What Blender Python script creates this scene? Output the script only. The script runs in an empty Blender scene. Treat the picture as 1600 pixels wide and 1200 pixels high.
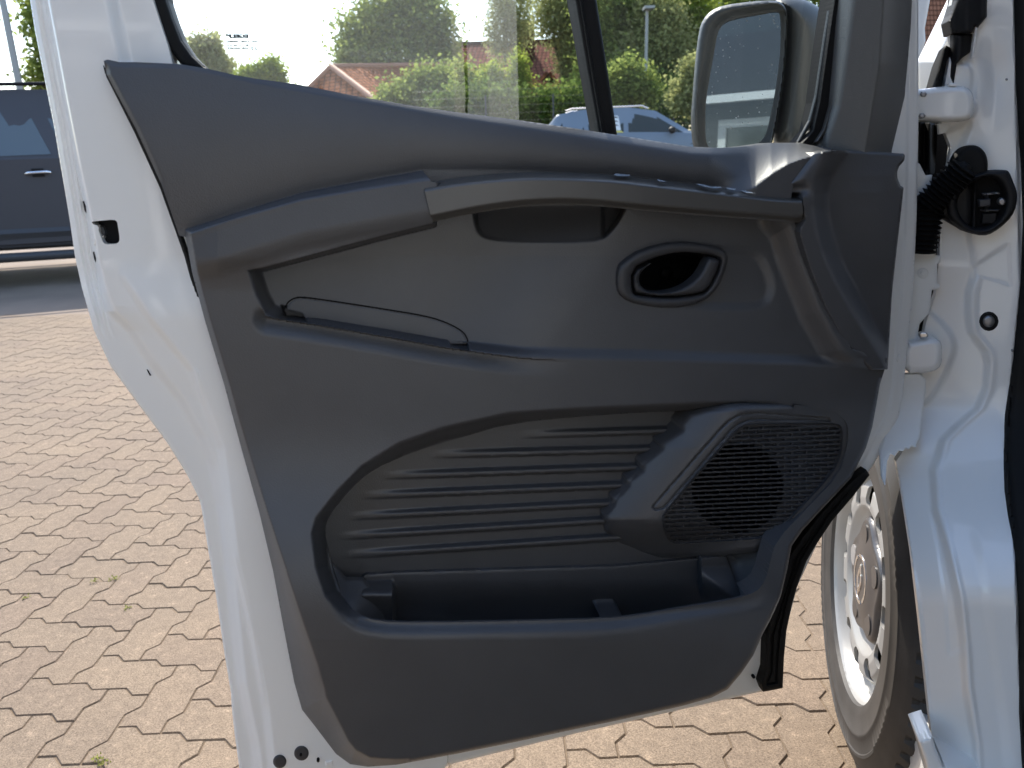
import bpy, bmesh, math, random
import numpy as np
from mathutils import Vector, Matrix
random.seed(7); RNG = np.random.default_rng(7)
sc = bpy.context.scene
COL = sc.collection

# ------------------------------------------------------------------ camera, sky, sun
H_CAM = 1.09; PITCH = math.radians(16.5); ROLL = 0.03; FPX = 1204.0
CAM = np.array([0.0, 0.0, H_CAM])
_f = np.array([0, math.cos(PITCH), -math.sin(PITCH)]); _r0 = np.array([1.0, 0, 0]); _u0 = np.array([0, math.sin(PITCH), math.cos(PITCH)])
_u = _u0 * math.cos(ROLL) + _r0 * math.sin(ROLL); _r = _r0 * math.cos(ROLL) - _u0 * math.sin(ROLL)
cd = bpy.data.cameras.new('camera'); cam = bpy.data.objects.new('camera', cd); COL.objects.link(cam)
cam.matrix_world = Matrix(((_r[0], _u[0], -_f[0], 0), (_r[1], _u[1], -_f[1], 0), (_r[2], _u[2], -_f[2], H_CAM), (0, 0, 0, 1)))
cd.sensor_width = 36; cd.lens = FPX / 1600 * 36; cd.clip_start = 0.02; cd.clip_end = 2000
cd.dof.use_dof = True; cd.dof.focus_distance = 1.1; cd.dof.aperture_fstop = 10
sc.camera = cam
SUN_EL, SUN_AZ = math.radians(44), math.radians(-15)      # azimuth from +Y, negative = to the left
sdir = Vector((math.sin(SUN_AZ) * math.cos(SUN_EL), math.cos(SUN_AZ) * math.cos(SUN_EL), math.sin(SUN_EL)))
world = bpy.data.worlds.new('World'); sc.world = world; world.use_nodes = True
wn = world.node_tree; bg = wn.nodes['Background']
sky = wn.nodes.new('ShaderNodeTexSky'); sky.sky_type = 'NISHITA'; sky.sun_disc = False
sky.sun_elevation = SUN_EL; sky.sun_rotation = SUN_AZ; sky.air_density = 1.0; sky.dust_density = 1.0
wn.links.new(sky.outputs[0], bg.inputs[0]); bg.inputs[1].default_value = 0.15
sl = bpy.data.lights.new('sun', 'SUN'); sl.energy = 2.7; sl.angle = math.radians(0.53); sl.color = (1, 0.94, 0.84)
sun = bpy.data.objects.new('sun', sl); COL.objects.link(sun); sun.rotation_euler = sdir.to_track_quat('Z', 'Y').to_euler()
sc.view_settings.view_transform = 'Standard'; sc.view_settings.look = 'None'
sc.view_settings.exposure = 1.45; sc.view_settings.gamma = 1; sc.view_settings.use_curve_mapping = False
sc.render.engine = 'CYCLES'; sc.cycles.max_bounces = 10; sc.cycles.transparent_max_bounces = 24
sc.cycles.use_denoising = True; sc.cycles.caustics_reflective = False; sc.cycles.caustics_refractive = False

# ------------------------------------------------------------------ materials
def new_mat(name):
    m = bpy.data.materials.new(name); m.use_nodes = True
    return m, m.node_tree.nodes, m.node_tree.links, m.node_tree.nodes['Principled BSDF']
def noise_node(n, l, scale, detail=3, coord=None, rough=0.55):
    t = n.new('ShaderNodeTexNoise'); t.inputs['Scale'].default_value = scale; t.inputs['Detail'].default_value = detail
    t.inputs['Roughness'].default_value = rough
    if coord is not None: l.new(coord, t.inputs['Vector'])
    return t
def ramp_node(n, l, src, stops):
    r = n.new('ShaderNodeValToRGB'); e = r.color_ramp.elements
    while len(e) < len(stops): e.new(0.5)
    for k, (p, c) in enumerate(stops): e[k].position = p; e[k].color = (*c, 1) if len(c) == 3 else c
    l.new(src, r.inputs[0]); return r
def simple(name, col, rough=0.5, metal=0.0, bump=0.0, bscale=600, spec=0.5, var=0.0, coat=0.0, vscale=6, rvar=0.0, bdist=0.0006):
    m, n, l, b = new_mat(name)
    b.inputs['Roughness'].default_value = rough; b.inputs['Metallic'].default_value = metal
    b.inputs['Specular IOR Level'].default_value = spec; b.inputs['Base Color'].default_value = (*col, 1)
    if coat: b.inputs['Coat Weight'].default_value = coat; b.inputs['Coat Roughness'].default_value = 0.04
    g = n.new('ShaderNodeNewGeometry')
    if var:
        t = noise_node(n, l, vscale, 5, g.outputs['Position'])
        r = ramp_node(n, l, t.outputs['Fac'], [(0.3, tuple(c * (1 - var) for c in col)), (0.7, tuple(min(1, c * (1 + var)) for c in col))])
        l.new(r.outputs[0], b.inputs['Base Color'])
    if rvar:
        t = noise_node(n, l, 9, 4, g.outputs['Position'])
        mr = n.new('ShaderNodeMapRange'); mr.inputs['To Min'].default_value = rough - rvar; mr.inputs['To Max'].default_value = rough + rvar
        mr.inputs['From Min'].default_value = 0.3; mr.inputs['From Max'].default_value = 0.7
        l.new(t.outputs['Fac'], mr.inputs['Value']); l.new(mr.outputs[0], b.inputs['Roughness'])
    if bump:
        t = noise_node(n, l, bscale, 2, g.outputs['Position'])
        bp = n.new('ShaderNodeBump'); bp.inputs['Strength'].default_value = bump; bp.inputs['Distance'].default_value = bdist
        l.new(t.outputs['Fac'], bp.inputs['Height']); l.new(bp.outputs[0], b.inputs['Normal'])
    return m
M = {}
M['trim'] = simple('dark_grained_plastic', (0.057, 0.058, 0.062), 0.43, bump=0.42, bscale=620, spec=0.6, var=0.06, vscale=14, rvar=0.04)
M['trim_hard'] = simple('dark_smooth_plastic', (0.06, 0.058, 0.054), 0.36, spec=0.8, bump=0.15, bscale=1100, var=0.05, rvar=0.05)
M['handle_plastic'] = simple('handle_plastic', (0.036, 0.037, 0.041), 0.5, bump=0.15, bscale=1300)
M['black_plastic'] = simple('black_plastic', (0.011, 0.011, 0.012), 0.55, spec=0.25, bump=0.2, bscale=900)
M['deep_black'] = simple('recess_shade_black', (0.005, 0.005, 0.006), 0.7, spec=0.15)  # near-black colour standing in for shade in holes, gaps and recesses
M['rubber'] = simple('black_rubber', (0.008, 0.008, 0.008), 0.65, spec=0.2, bump=0.2, bscale=500)
M['sail'] = simple('sail_plastic_painted_lit', (0.085, 0.086, 0.084), 0.42, bump=0.45, bscale=700)  # grey lightened to stand in for bright light on the mirror corner
M['grey_plastic'] = simple('grey_mirror_plastic', (0.03, 0.032, 0.031), 0.45, bump=0.35, bscale=800)
M['white'] = simple('white_car_paint', (0.79, 0.79, 0.765), 0.3, coat=0.7)
M['white_matt'] = simple('white_sealed_paint', (0.74, 0.75, 0.73), 0.42, var=0.02, bump=0.06, bscale=60, bdist=0.002)
M['steel'] = simple('zinc_steel', (0.55, 0.55, 0.56), 0.3, metal=1.0)
M['dull_steel'] = simple('dull_grey_steel', (0.3, 0.3, 0.31), 0.45, metal=0.9)
M['chrome'] = simple('chrome', (0.85, 0.85, 0.86), 0.06, metal=1.0)
M['film'] = simple('clear_film_remains', (0.28, 0.32, 0.36), 0.25)
M['tyre'] = simple('tyre_rubber', (0.048, 0.043, 0.038), 0.62, bump=0.25, bscale=300, var=0.25, vscale=18)
M['rim'] = simple('silver_white_rim_paint', (0.33, 0.32, 0.30), 0.35, metal=0.1, var=0.04)
M['cap'] = simple('grey_hub_cap', (0.055, 0.05, 0.048), 0.34, coat=0.15)
M['cap_light'] = simple('cap_facet_painted_lit', (0.3, 0.29, 0.28), 0.3)  # lit look of a single facet, put into its colour
M['suv'] = simple('dark_grey_metallic', (0.082, 0.08, 0.085), 0.5, spec=0.25)
M['cladding'] = simple('grey_cladding', (0.06, 0.06, 0.063), 0.45)
M['silverblue'] = simple('silver_blue_metallic', (0.2, 0.24, 0.29), 0.45, metal=0.1, spec=0.35)
M['hatchglass'] = simple('dark_car_glass', (0.025, 0.034, 0.032), 0.06, spec=0.6)
M['carglass'] = simple('car_window_tint', (0.1, 0.125, 0.135), 0.05, spec=1.0)
M['paper'] = simple('white_paper', (0.8, 0.8, 0.8), 0.7)
M['yellow'] = simple('yellow_print', (0.7, 0.6, 0.15), 0.7)
M['ink'] = simple('grey_glass_print', (0.06, 0.07, 0.07), 0.6)
M['darkink'] = simple('black_print', (0.02, 0.02, 0.02), 0.6)
M['bark'] = simple('bark', (0.09, 0.07, 0.05), 0.9, bump=0.6, bscale=14, var=0.3, bdist=0.03)
M['postgrey'] = simple('galvanised_post', (0.3, 0.3, 0.29), 0.5, metal=0.4)
M['facade'] = simple('anthracite_cladding', (0.012, 0.013, 0.018), 0.6, spec=0.2, var=0.1)
M['cladding_blue'] = simple('blue_grey_cladding', (0.025, 0.035, 0.042), 0.6, spec=0.2, var=0.08)
M['bulk'] = simple('grey_bulkhead', (0.07, 0.07, 0.07), 0.7)
M['wallgrey'] = simple('grey_render', (0.085, 0.095, 0.105), 0.8, var=0.08, bump=0.2, bscale=80, bdist=0.003)
M['upvc'] = simple('white_door_frame', (0.8, 0.8, 0.78), 0.35)
M['plaster'] = simple('house_plaster', (0.5, 0.46, 0.4), 0.85, var=0.08)
M['wood'] = simple('brown_wood', (0.14, 0.08, 0.045), 0.7, var=0.2)
M['moss'] = simple('yellow_moss', (0.2, 0.2, 0.03), 0.9)

def glass_mat(name, tint, f0, rough=0.0):
    m, n, l, b = new_mat(name); n.remove(b)
    out = n['Material Output']; tr = n.new('ShaderNodeBsdfTransparent'); tr.inputs[0].default_value = (*tint, 1)
    gl = n.new('ShaderNodeBsdfGlossy'); gl.inputs['Roughness'].default_value = rough; gl.inputs[0].default_value = (1, 1, 1, 1)
    lw = n.new('ShaderNodeLayerWeight'); lw.inputs[0].default_value = 0.5
    pw = n.new('ShaderNodeMath'); pw.operation = 'POWER'; pw.inputs[1].default_value = 4.0
    ma = n.new('ShaderNodeMath'); ma.operation = 'MULTIPLY_ADD'; ma.inputs[1].default_value = 0.9; ma.inputs[2].default_value = f0
    l.new(lw.outputs['Facing'], pw.inputs[0]); l.new(pw.outputs[0], ma.inputs[0])
    mx = n.new('ShaderNodeMixShader'); l.new(ma.outputs[0], mx.inputs[0]); l.new(tr.outputs[0], mx.inputs[1]); l.new(gl.outputs[0], mx.inputs[2])
    l.new(mx.outputs[0], out.inputs[0]); return m
M['glass'] = glass_mat('door_window_glass', (0.93, 0.965, 0.94), 0.095)
M['pane'] = glass_mat('clear_pane', (0.8, 0.85, 0.83), 0.06)

def mirror_mat():
    m, n, l, b = new_mat('tinted_mirror'); b.inputs['Metallic'].default_value = 1; b.inputs['Base Color'].default_value = (0.22, 0.25, 0.28, 1)
    b.inputs['Roughness'].default_value = 0.005
    g = n.new('ShaderNodeNewGeometry'); v = n.new('ShaderNodeTexVoronoi'); v.inputs['Scale'].default_value = 150
    l.new(g.outputs['Position'], v.inputs['Vector'])
    nz = noise_node(n, l, 30, 3, g.outputs['Position'])
    r1 = ramp_node(n, l, v.outputs['Distance'], [(0.10, (1, 1, 1)), (0.2, (0, 0, 0))])
    r2 = ramp_node(n, l, nz.outputs['Fac'], [(0.42, (0, 0, 0)), (0.55, (1, 1, 1))])
    mu = n.new('ShaderNodeMath'); mu.operation = 'MULTIPLY'; l.new(r1.outputs[0], mu.inputs[0]); l.new(r2.outputs[0], mu.inputs[1])
    ds = n.new('ShaderNodeBsdfDiffuse'); ds.inputs[0].default_value = (0.5, 0.52, 0.55, 1)
    mx = n.new('ShaderNodeMixShader'); mm = n.new('ShaderNodeMath'); mm.operation = 'MULTIPLY_ADD'; mm.inputs[1].default_value = 0.55; mm.inputs[2].default_value = 0.004
    l.new(mu.outputs[0], mm.inputs[0]); l.new(mm.outputs[0], mx.inputs[0]); l.new(b.outputs[0], mx.inputs[1]); l.new(ds.outputs[0], mx.inputs[2])
    l.new(mx.outputs[0], n['Material Output'].inputs[0]); return m
M['mirror'] = mirror_mat()

def paver_mat(name, ground=False):
    m, n, l, b = new_mat(name); b.inputs['Roughness'].default_value = 0.85
    g = n.new('ShaderNodeNewGeometry'); oi = n.new('ShaderNodeObjectInfo'); P = g.outputs['Position']
    sm = n.new('ShaderNodeMath'); sm.operation = 'ADD'; l.new(g.outputs['Random Per Island'], sm.inputs[0]); l.new(oi.outputs['Random'], sm.inputs[1])
    fr = n.new('ShaderNodeMath'); fr.operation = 'FRACT'; l.new(sm.outputs[0], fr.inputs[0])
    base = ramp_node(n, l, fr.outputs[0], [(0.0, (0.190, 0.136, 0.090)), (0.25, (0.202, 0.147, 0.096)), (0.75, (0.211, 0.154, 0.10)), (1.0, (0.198, 0.141, 0.094))])
    big = noise_node(n, l, 2.2, 4, P); fine = noise_node(n, l, 330, 2, P, 0.75); mid = noise_node(n, l, 45, 4, P)
    def mul(a, src, stops):
        r = ramp_node(n, l, src, stops); mx = n.new('ShaderNodeMix'); mx.data_type = 'RGBA'; mx.blend_type = 'MULTIPLY'; mx.inputs[0].default_value = 1
        l.new(a, mx.inputs[6]); l.new(r.outputs[0], mx.inputs[7]); return mx.outputs[2]
    c = mul(base.outputs[0], big.outputs['Fac'], [(0.3, (0.86, 0.86, 0.88)), (0.7, (1.08, 1.07, 1.05))])
    c = mul(c, fine.outputs['Fac'], [(0.3, (0.5, 0.46, 0.43)), (0.5, (1, 1, 1)), (0.7, (1.45, 1.45, 1.45))])
    c = mul(c, mid.outputs['Fac'], [(0.3, (0.86, 0.85, 0.84)), (0.62, (1.05, 1.05, 1.05)), (0.74, (1.5, 1.5, 1.5))])
    l.new(c, b.inputs['Base Color'])
    bp = n.new('ShaderNodeBump'); bp.inputs['Strength'].default_value = 0.6; bp.inputs['Distance'].default_value = 0.002
    l.new(fine.outputs['Fac'], bp.inputs['Height']); l.new(bp.outputs[0], b.inputs['Normal']); return m
M['paver'] = paver_mat('beige_concrete_paver')
M['sand'] = simple('joint_sand', (0.17, 0.122, 0.078), 0.95, bump=0.5, bscale=300, var=0.25, vscale=30, bdist=0.002)
M['far_ground'] = simple('far_yard_ground', (0.23, 0.175, 0.13), 0.9, var=0.15, vscale=1.5)

def leaf_mat(name, c1, c2, tr=0.5):
    m, n, l, b = new_mat(name); n.remove(b)
    g = n.new('ShaderNodeNewGeometry'); r = ramp_node(n, l, g.outputs['Random Per Island'], [(0, c1), (1, c2)])
    d = n.new('ShaderNodeBsdfDiffuse'); t = n.new('ShaderNodeBsdfTranslucent'); mx = n.new('ShaderNodeMixShader'); mx.inputs[0].default_value = tr
    l.new(r.outputs[0], d.inputs[0]); l.new(r.outputs[0], t.inputs[0]); l.new(d.outputs[0], mx.inputs[1]); l.new(t.outputs[0], mx.inputs[2])
    l.new(mx.outputs[0], n['Material Output'].inputs[0]); return m
M['leaf_mid'] = leaf_mat('leaf_mid_green', (0.14, 0.19, 0.05), (0.36, 0.41, 0.11), 0.64)
M['leaf_dark'] = leaf_mat('leaf_dark_green', (0.07, 0.12, 0.03), (0.2, 0.27, 0.07), 0.55)
M['leaf_pale'] = leaf_mat('leaf_pale_olive', (0.25, 0.27, 0.1), (0.48, 0.48, 0.21), 0.62)
M['leaf_bright'] = leaf_mat('leaf_bright_green', (0.17, 0.23, 0.04), (0.4, 0.46, 0.08), 0.64)

def tile_mat(name, col, sx, sy):
    m, n, l, b = new_mat(name); b.inputs['Roughness'].default_value = 0.75
    uv = n.new('ShaderNodeUVMap'); b.inputs['Roughness'].default_value = 0.95; b.inputs['Specular IOR Level'].default_value = 0.08; br = n.new('ShaderNodeTexBrick'); mp = n.new('ShaderNodeMapping'); mp.inputs['Scale'].default_value = (sx, sy, 1)
    l.new(uv.outputs[0], mp.inputs[0]); l.new(mp.outputs[0], br.inputs['Vector'])
    br.inputs['Scale'].default_value = 1; br.inputs['Brick Width'].default_value = 1; br.inputs['Row Height'].default_value = 1
    br.inputs['Mortar Size'].default_value = 0.14; br.inputs['Mortar Smooth'].default_value = 0.6; br.offset = 0.0
    br.inputs['Color1'].default_value = (*col, 1); br.inputs['Color2'].default_value = (*[c * 0.75 for c in col], 1); br.inputs['Mortar'].default_value = (*[c * 0.32 for c in col], 1)
    l.new(br.outputs['Color'], b.inputs['Base Color'])
    bp = n.new('ShaderNodeBump'); bp.inputs['Strength'].default_value = 0.8; bp.inputs['Distance'].default_value = 0.05; bp.invert = True
    l.new(br.outputs['Fac'], bp.inputs['Height']); l.new(bp.outputs[0], b.inputs['Normal']); return m
M['tile_orange'] = tile_mat('orange_roof_tiles', (0.34, 0.115, 0.045), 1, 1)
M['tile_red'] = tile_mat('dark_red_roof_tiles', (0.25, 0.085, 0.055), 1, 1)
M['tile_brown'] = tile_mat('brown_roof_tiles', (0.3, 0.13, 0.075), 1, 1)
M['ridge'] = simple('ridge_tile', (0.36, 0.16, 0.09), 0.7)

# ------------------------------------------------------------------ helpers: tagging, meshes
def link(o, parent=None):
    COL.objects.link(o)
    if parent is not None: o.parent = parent
    return o
def empty(name, loc, label, cat, group=None):
    o = bpy.data.objects.new(name, None); o.empty_display_size = 0.1; o.location = loc; COL.objects.link(o)
    o['label'] = label; o['category'] = cat
    if group: o['group'] = group
    return o
def wpos(o):
    p = Vector((0, 0, 0))
    while o is not None: p += o.location; o = o.parent
    return p
def mesh_obj(name, verts, faces, mat, parent=None, smooth=None):
    me = bpy.data.meshes.new(name)
    v = np.asarray(verts, dtype=np.float64)
    if parent is not None:
        v = v - np.array(wpos(parent))
    me.from_pydata(v.tolist() if len(v) < 5000 else v, [], faces) if isinstance(faces, list) else None
    if not isinstance(faces, list): fast_mesh(me, v, faces)
    me.materials.append(mat)
    if smooth is not None:
        me.polygons.foreach_set('use_smooth', np.ones(len(me.polygons), dtype=bool)); me.set_sharp_from_angle(angle=math.radians(smooth))
    me.update()
    return link(bpy.data.objects.new(name, me), parent)
def fast_mesh(me, v, f):
    f = np.asarray(f, dtype=np.int32); k = f.shape[1]
    me.vertices.add(len(v)); me.vertices.foreach_set('co', v.astype(np.float32).ravel())
    me.loops.add(f.size); me.loops.foreach_set('vertex_index', f.ravel())
    me.polygons.add(len(f)); me.polygons.foreach_set('loop_start', np.arange(0, f.size, k, dtype=np.int32))
    me.update(calc_edges=True)
class MB:
    """collects shapes for ONE mesh"""
    def __init__(s): s.v = []; s.f = []
    def add(s, v, f):
        o = len(s.v); s.v += [tuple(p) for p in v]; s.f += [tuple(i + o for i in q) for q in f]; return s
    def box(s, c, size, rot=None):
        x, y, z = [k / 2 for k in size]
        p = [Vector(q) for q in ((-x, -y, -z), (x, -y, -z), (x, y, -z), (-x, y, -z), (-x, -y, z), (x, -y, z), (x, y, z), (-x, y, z))]
        if rot is not None: p = [rot @ q for q in p]
        return s.add([q + Vector(c) for q in p], [(0, 3, 2, 1), (4, 5, 6, 7), (0, 1, 5, 4), (1, 2, 6, 5), (2, 3, 7, 6), (3, 0, 4, 7)])
    def tube(s, pts, radii, n=8, caps=True):
        pts = [Vector(p) for p in pts]
        if not hasattr(radii, '__len__'): radii = [radii] * len(pts)
        rings = []; V = []; F = []; ref = Vector((0.13, 0.31, 0.94))
        for i, p in enumerate(pts):
            t = (pts[min(i + 1, len(pts) - 1)] - pts[max(i - 1, 0)]).normalized()
            a = t.cross(ref)
            if a.length < 1e-4: a = t.cross(Vector((1, 0, 0)))
            a.normalize(); b = t.cross(a)
            V += [p + (a * math.cos(2 * math.pi * k / n) + b * math.sin(2 * math.pi * k / n)) * radii[i] for k in range(n)]
        for i in range(len(pts) - 1):
            for k in range(n):
                F.append((i * n + k, i * n + (k + 1) % n, (i + 1) * n + (k + 1) % n, (i + 1) * n + k))
        if caps: F.append(tuple(range(n - 1, -1, -1))); F.append(tuple((len(pts) - 1) * n + k for k in range(n)))
        return s.add(V, F)
    def build(s, name, mat, parent=None, smooth=None): return mesh_obj(name, s.v, s.f, mat, parent, smooth)

# ------------------------------------------------------------------ pixel rays: a traced outline goes to its real place
def rays(px, py):
    px = np.asarray(px, float); py = np.asarray(py, float)
    return ((px - 800) / FPX)[..., None] * _r - ((py - 600) / FPX)[..., None] * _u + _f
DSL = 0.194; _nn = math.hypot(1, DSL); DN = np.array([DSL / _nn, -1 / _nn, 0.0]); DP0 = np.array([0, 0.90, H_CAM])
def door_map(px, py, w):                       # plane of the open door, w = metres towards the cabin side
    d = rays(px, py); s = ((DP0 - CAM) @ DN + w) / (d @ DN)
    return CAM + d * s[..., None]
VAX = np.array([0.218, 0.976, 0.0]); VSIDE = np.array([0.976, -0.218, 0.0])     # van forwards, van right
def pillar_map(px, py, w):                     # rear face of the front door post, it sweeps rearwards round the wheel arch
    d = rays(px, py); t = np.clip((np.asarray(py, float) - 600) / 350, 0, 1); t = t * t * (3 - 2 * t)
    D = 1.04 - 0.25 * t; xr = 0.55
    k = -0.45                                # D = D0 + k*(x-xr)
    s = (D - k * xr - np.asarray(w)) / (d[..., 1] - k * d[..., 0])
    return CAM + d * s[..., None]
def at(px, py, D):
    d = rays(px, py); return CAM + d * (D / d[..., 1])[..., None] if np.ndim(px) else CAM + d * (D / d[1])
def ground_pt(px, py):
    d = rays(px, py); return CAM + d * (-H_CAM / d[..., 2])[..., None]

def P(s): return np.array([[float(a) for a in q.split()] for q in s.split(',')])
def chaikin(p, it=2, closed=True):
    p = np.asarray(p, float)
    for _ in range(it):
        a = p if closed else p[:-1]; b = np.roll(p, -1, 0) if closed else p[1:]
        q = np.empty((2 * len(a), 2)); q[0::2] = a * 0.75 + b * 0.25; q[1::2] = a * 0.25 + b * 0.75
        p = q if closed else np.vstack([p[:1], q, p[-1:]])
    return p
def seg_dist(X, Y, pts, closed):
    d = np.full(X.shape, 1e9); n = len(pts)
    for i in range(n if closed else n - 1):
        a, b = pts[i], pts[(i + 1) % n]; e = b - a; L = e @ e
        if L < 1e-9: continue
        t = np.clip(((X - a[0]) * e[0] + (Y - a[1]) * e[1]) / L, 0, 1)
        d = np.minimum(d, (X - a[0] - t * e[0]) ** 2 + (Y - a[1] - t * e[1]) ** 2)
    return np.sqrt(d)
def sdf(X, Y, poly, margin=90):
    """signed distance, negative inside; far from the outline just +margin"""
    poly = np.asarray(poly, float); out = np.full(X.shape, float(margin))
    lo = poly.min(0) - margin; hi = poly.max(0) + margin
    m = (X >= lo[0]) & (X <= hi[0]) & (Y >= lo[1]) & (Y <= hi[1])
    x, y = X[m], Y[m]
    d = seg_dist(x, y, poly, True); c = np.zeros(x.shape, bool); n = len(poly)
    for i in range(n):
        a, b = poly[i], poly[(i + 1) % n]
        if a[1] == b[1]: continue
        k = ((a[1] > y) != (b[1] > y)) & (x < (b[0] - a[0]) * (y - a[1]) / (b[1] - a[1]) + a[0]); c ^= k
    out[m] = np.where(c, -d, d); return out
def sm(t): t = np.clip(t, 0, 1); return t * t * (3 - 2 * t)
def sm5(t): t = np.clip(t, 0, 1); return t * t * t * (t * (6 * t - 15) + 10)
def lerp(a, b, t): return a + (b - a) * t
def yat(X, pts): return np.interp(X, pts[:, 0], pts[:, 1])
def xat(Y, pts): return np.interp(Y, pts[:, 1], pts[:, 0])

def relief(name, bbox, step, sd_fn, w_fn, mat, parent, mp=door_map, skirt=0.02, back=None, smooth=38, stepy=None):
    x0, y0, x1, y1 = bbox; sy = stepy or step
    xs = np.arange(x0, x1 + step, step); ys = np.arange(y0, y1 + sy, sy)
    X, Y = np.meshgrid(xs, ys); S = sd_fn(X, Y)
    gy, gx = np.gradient(S, sy, step); g2 = np.maximum(gx * gx + gy * gy, 0.2); st = max(step, sy)
    near = np.abs(S) <= 0.72 * st
    X = np.where(near, X - S * gx / g2, X); Y = np.where(near, Y - S * gy / g2, Y)
    ok = S < 0.7 * st
    q = ok[:-1, :-1] & ok[1:, :-1] & ok[:-1, 1:] & ok[1:, 1:]
    W = w_fn(X, Y, np.where(near, 0, S)) if callable(w_fn) else np.full(X.shape, float(w_fn))
    idx = np.full(X.shape, -1); use = np.zeros(X.shape, bool)
    for a, b in ((slice(None, -1), slice(None, -1)), (slice(1, None), slice(None, -1)), (slice(None, -1), slice(1, None)), (slice(1, None), slice(1, None))): use[a, b] |= q
    idx[use] = np.arange(use.sum())
    V = mp(X[use], Y[use], W[use])
    i, j = np.nonzero(q)
    F = np.stack([idx[i, j], idx[i + 1, j], idx[i + 1, j + 1], idx[i, j + 1]], 1)
    if skirt:
        e = np.concatenate([F[:, [0, 1]], F[:, [1, 2]], F[:, [2, 3]], F[:, [3, 0]]])
        key = np.minimum(e[:, 0], e[:, 1]).astype(np.int64) * (len(V) + 1) + np.maximum(e[:, 0], e[:, 1])
        u, inv, cnt = np.unique(key, return_inverse=True, return_counts=True)
        be = e[cnt[inv] == 1]; bv = np.unique(be); m = np.full(len(V), -1); m[bv] = np.arange(len(bv)) + len(V)
        if mp is door_map: off = -DN
        elif mp is pillar_map: off = VAX
        else: off = mp.off
        sk = skirt(X[use][bv], Y[use][bv])[:, None] if callable(skirt) else skirt
        V = np.vstack([V, V[bv] + off * sk])
        F = np.vstack([F, np.stack([be[:, 1], be[:, 0], m[be[:, 0]], m[be[:, 1]]], 1)])
    return mesh_obj(name, V, F, mat, parent, smooth)
def plate(name, poly, w, mat, parent, mp=door_map, thick=0.006, step=2.5, rnd=4, rh=0.003, smooth=40, it=0, extra=None, hole=None):
    """a shaped plate with rounded edges from an outline"""
    p = chaikin(poly, it) if it else np.asarray(poly, float)
    lo = p.min(0) - 2 * step; hi = p.max(0) + 2 * step
    def s(X, Y):
        d = sdf(X, Y, p)
        if hole is not None: d = np.maximum(d, -sdf(X, Y, hole))
        return d
    def wf(X, Y, S):
        base = w(X, Y) if callable(w) else w
        r = base - rh * (1 - np.sqrt(np.clip(1 - np.clip(1 + S / rnd, 0, 1) ** 2, 0, 1)))
        return r + (extra(X, Y, S) if extra else 0)
    return relief(name, (lo[0], lo[1], hi[0], hi[1]), step, s, wf, mat, parent, mp, thick, smooth=smooth)

# ------------------------------------------------------------------ ground and pavers
def ground_z(y): return np.clip((np.asarray(y, float) - 10.5) / 6, 0, 1) * 0.55 - 0.006
ys = np.array([-60, -20, -5, 0, 5, 11, 13, 16, 19, 22, 25, 40, 90, 300, 900.0]); xs = np.array([-900, -200, -60, -20, -8, -3, 0, 3, 8, 20, 60, 200, 900.0])
gv = [(x, y, float(ground_z(y))) for y in ys for x in xs]; nx = len(xs)
gf = [(r * nx + c, r * nx + c + 1, (r + 1) * nx + c + 1, (r + 1) * nx + c) for r in range(len(ys) - 1) for c in range(nx - 1)]
ground = mesh_obj('ground', gv, gf, M['far_ground']); ground['kind'] = 'structure'
pv = mesh_obj('pavement', [(-9, -4, -0.0022), (6, -4, -0.0022), (6, 10.5, -0.0022), (-9, 10.5, -0.0022)], [(0, 1, 2, 3)], M['sand']); pv['kind'] = 'structure'
UNIT = 0.1005
g1, g2 = ground_pt(np.array([108., 235.]), np.array([1069., 1086.])); PA = math.atan2(g2[1] - g1[1], g2[0] - g1[0]); PO = g1[:2]
_ca, _sa = math.cos(PA), math.sin(PA)
AMP = 0.088
def paver_outline():
    pts = []
    def edge(p, q, corner):
        d = np.array(q, float) - p; s = 1 if d.sum() > 0 else -1; hor = abs(d[0]) > 0
        for t in (0.0, 0.36, 0.64):
            if t == 0.0:
                if corner: pts.append(np.array(p, float))
                continue
            tt = t if s > 0 else 1 - t; o = AMP * (1 if tt < 0.5 else -1)
            pt = np.array(p, float) + d * t
            if hor: pt[1] += o
            else: pt[0] -= o
            pts.append(pt)
    edge((0, 0), (1, 0), True); edge((1, 0), (2, 0), False); edge((2, 0), (2, 1), True); edge((2, 1), (1, 1), True); edge((1, 1), (0, 1), False); edge((0, 1), (0, 0), True)
    return np.array(pts)
PO_L = paver_outline()
def inset(p, d):
    n = len(p); out = []
    for i in range(n):
        a = p[i] - p[i - 1]; b = p[(i + 1) % n] - p[i]
        na = np.array([-a[1], a[0]]) / np.linalg.norm(a); nb = np.array([-b[1], b[0]]) / np.linalg.norm(b)
        m = na + nb; m /= max(0.5, (m @ m) / 2); out.append(p[i] + m * d)
    return np.array(out)
_o = inset(PO_L, 0.010); _i = inset(PO_L, 0.030); _c = np.array([1.0, 0.5])
pverts = np.vstack([np.c_[(_i - _c) * UNIT, np.zeros(16)], np.c_[(_o - _c) * UNIT, np.full(16, -0.0032)]])
pfaces = [tuple(range(16))] + [(k, 16 + k, 16 + (k + 1) % 16, (k + 1) % 16) for k in range(16)]
cells = []
for i in range(-130, 130):
    for j in range(-130, 130):
        k = (i - j) % 4
        if k == 0: c = (i + 1.0, j + 0.5); r = 0.0
        elif k == 2: c = (i + 0.5, j + 0.0); r = math.pi / 2
        else: continue
        x = PO[0] + (c[0] * _ca - c[1] * _sa) * UNIT; y = PO[1] + (c[0] * _sa + c[1] * _ca) * UNIT
        if 0.75 < y < 8.6 and abs(x) < 0.8 * y + 0.35: cells.append((x, y, r))
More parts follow.
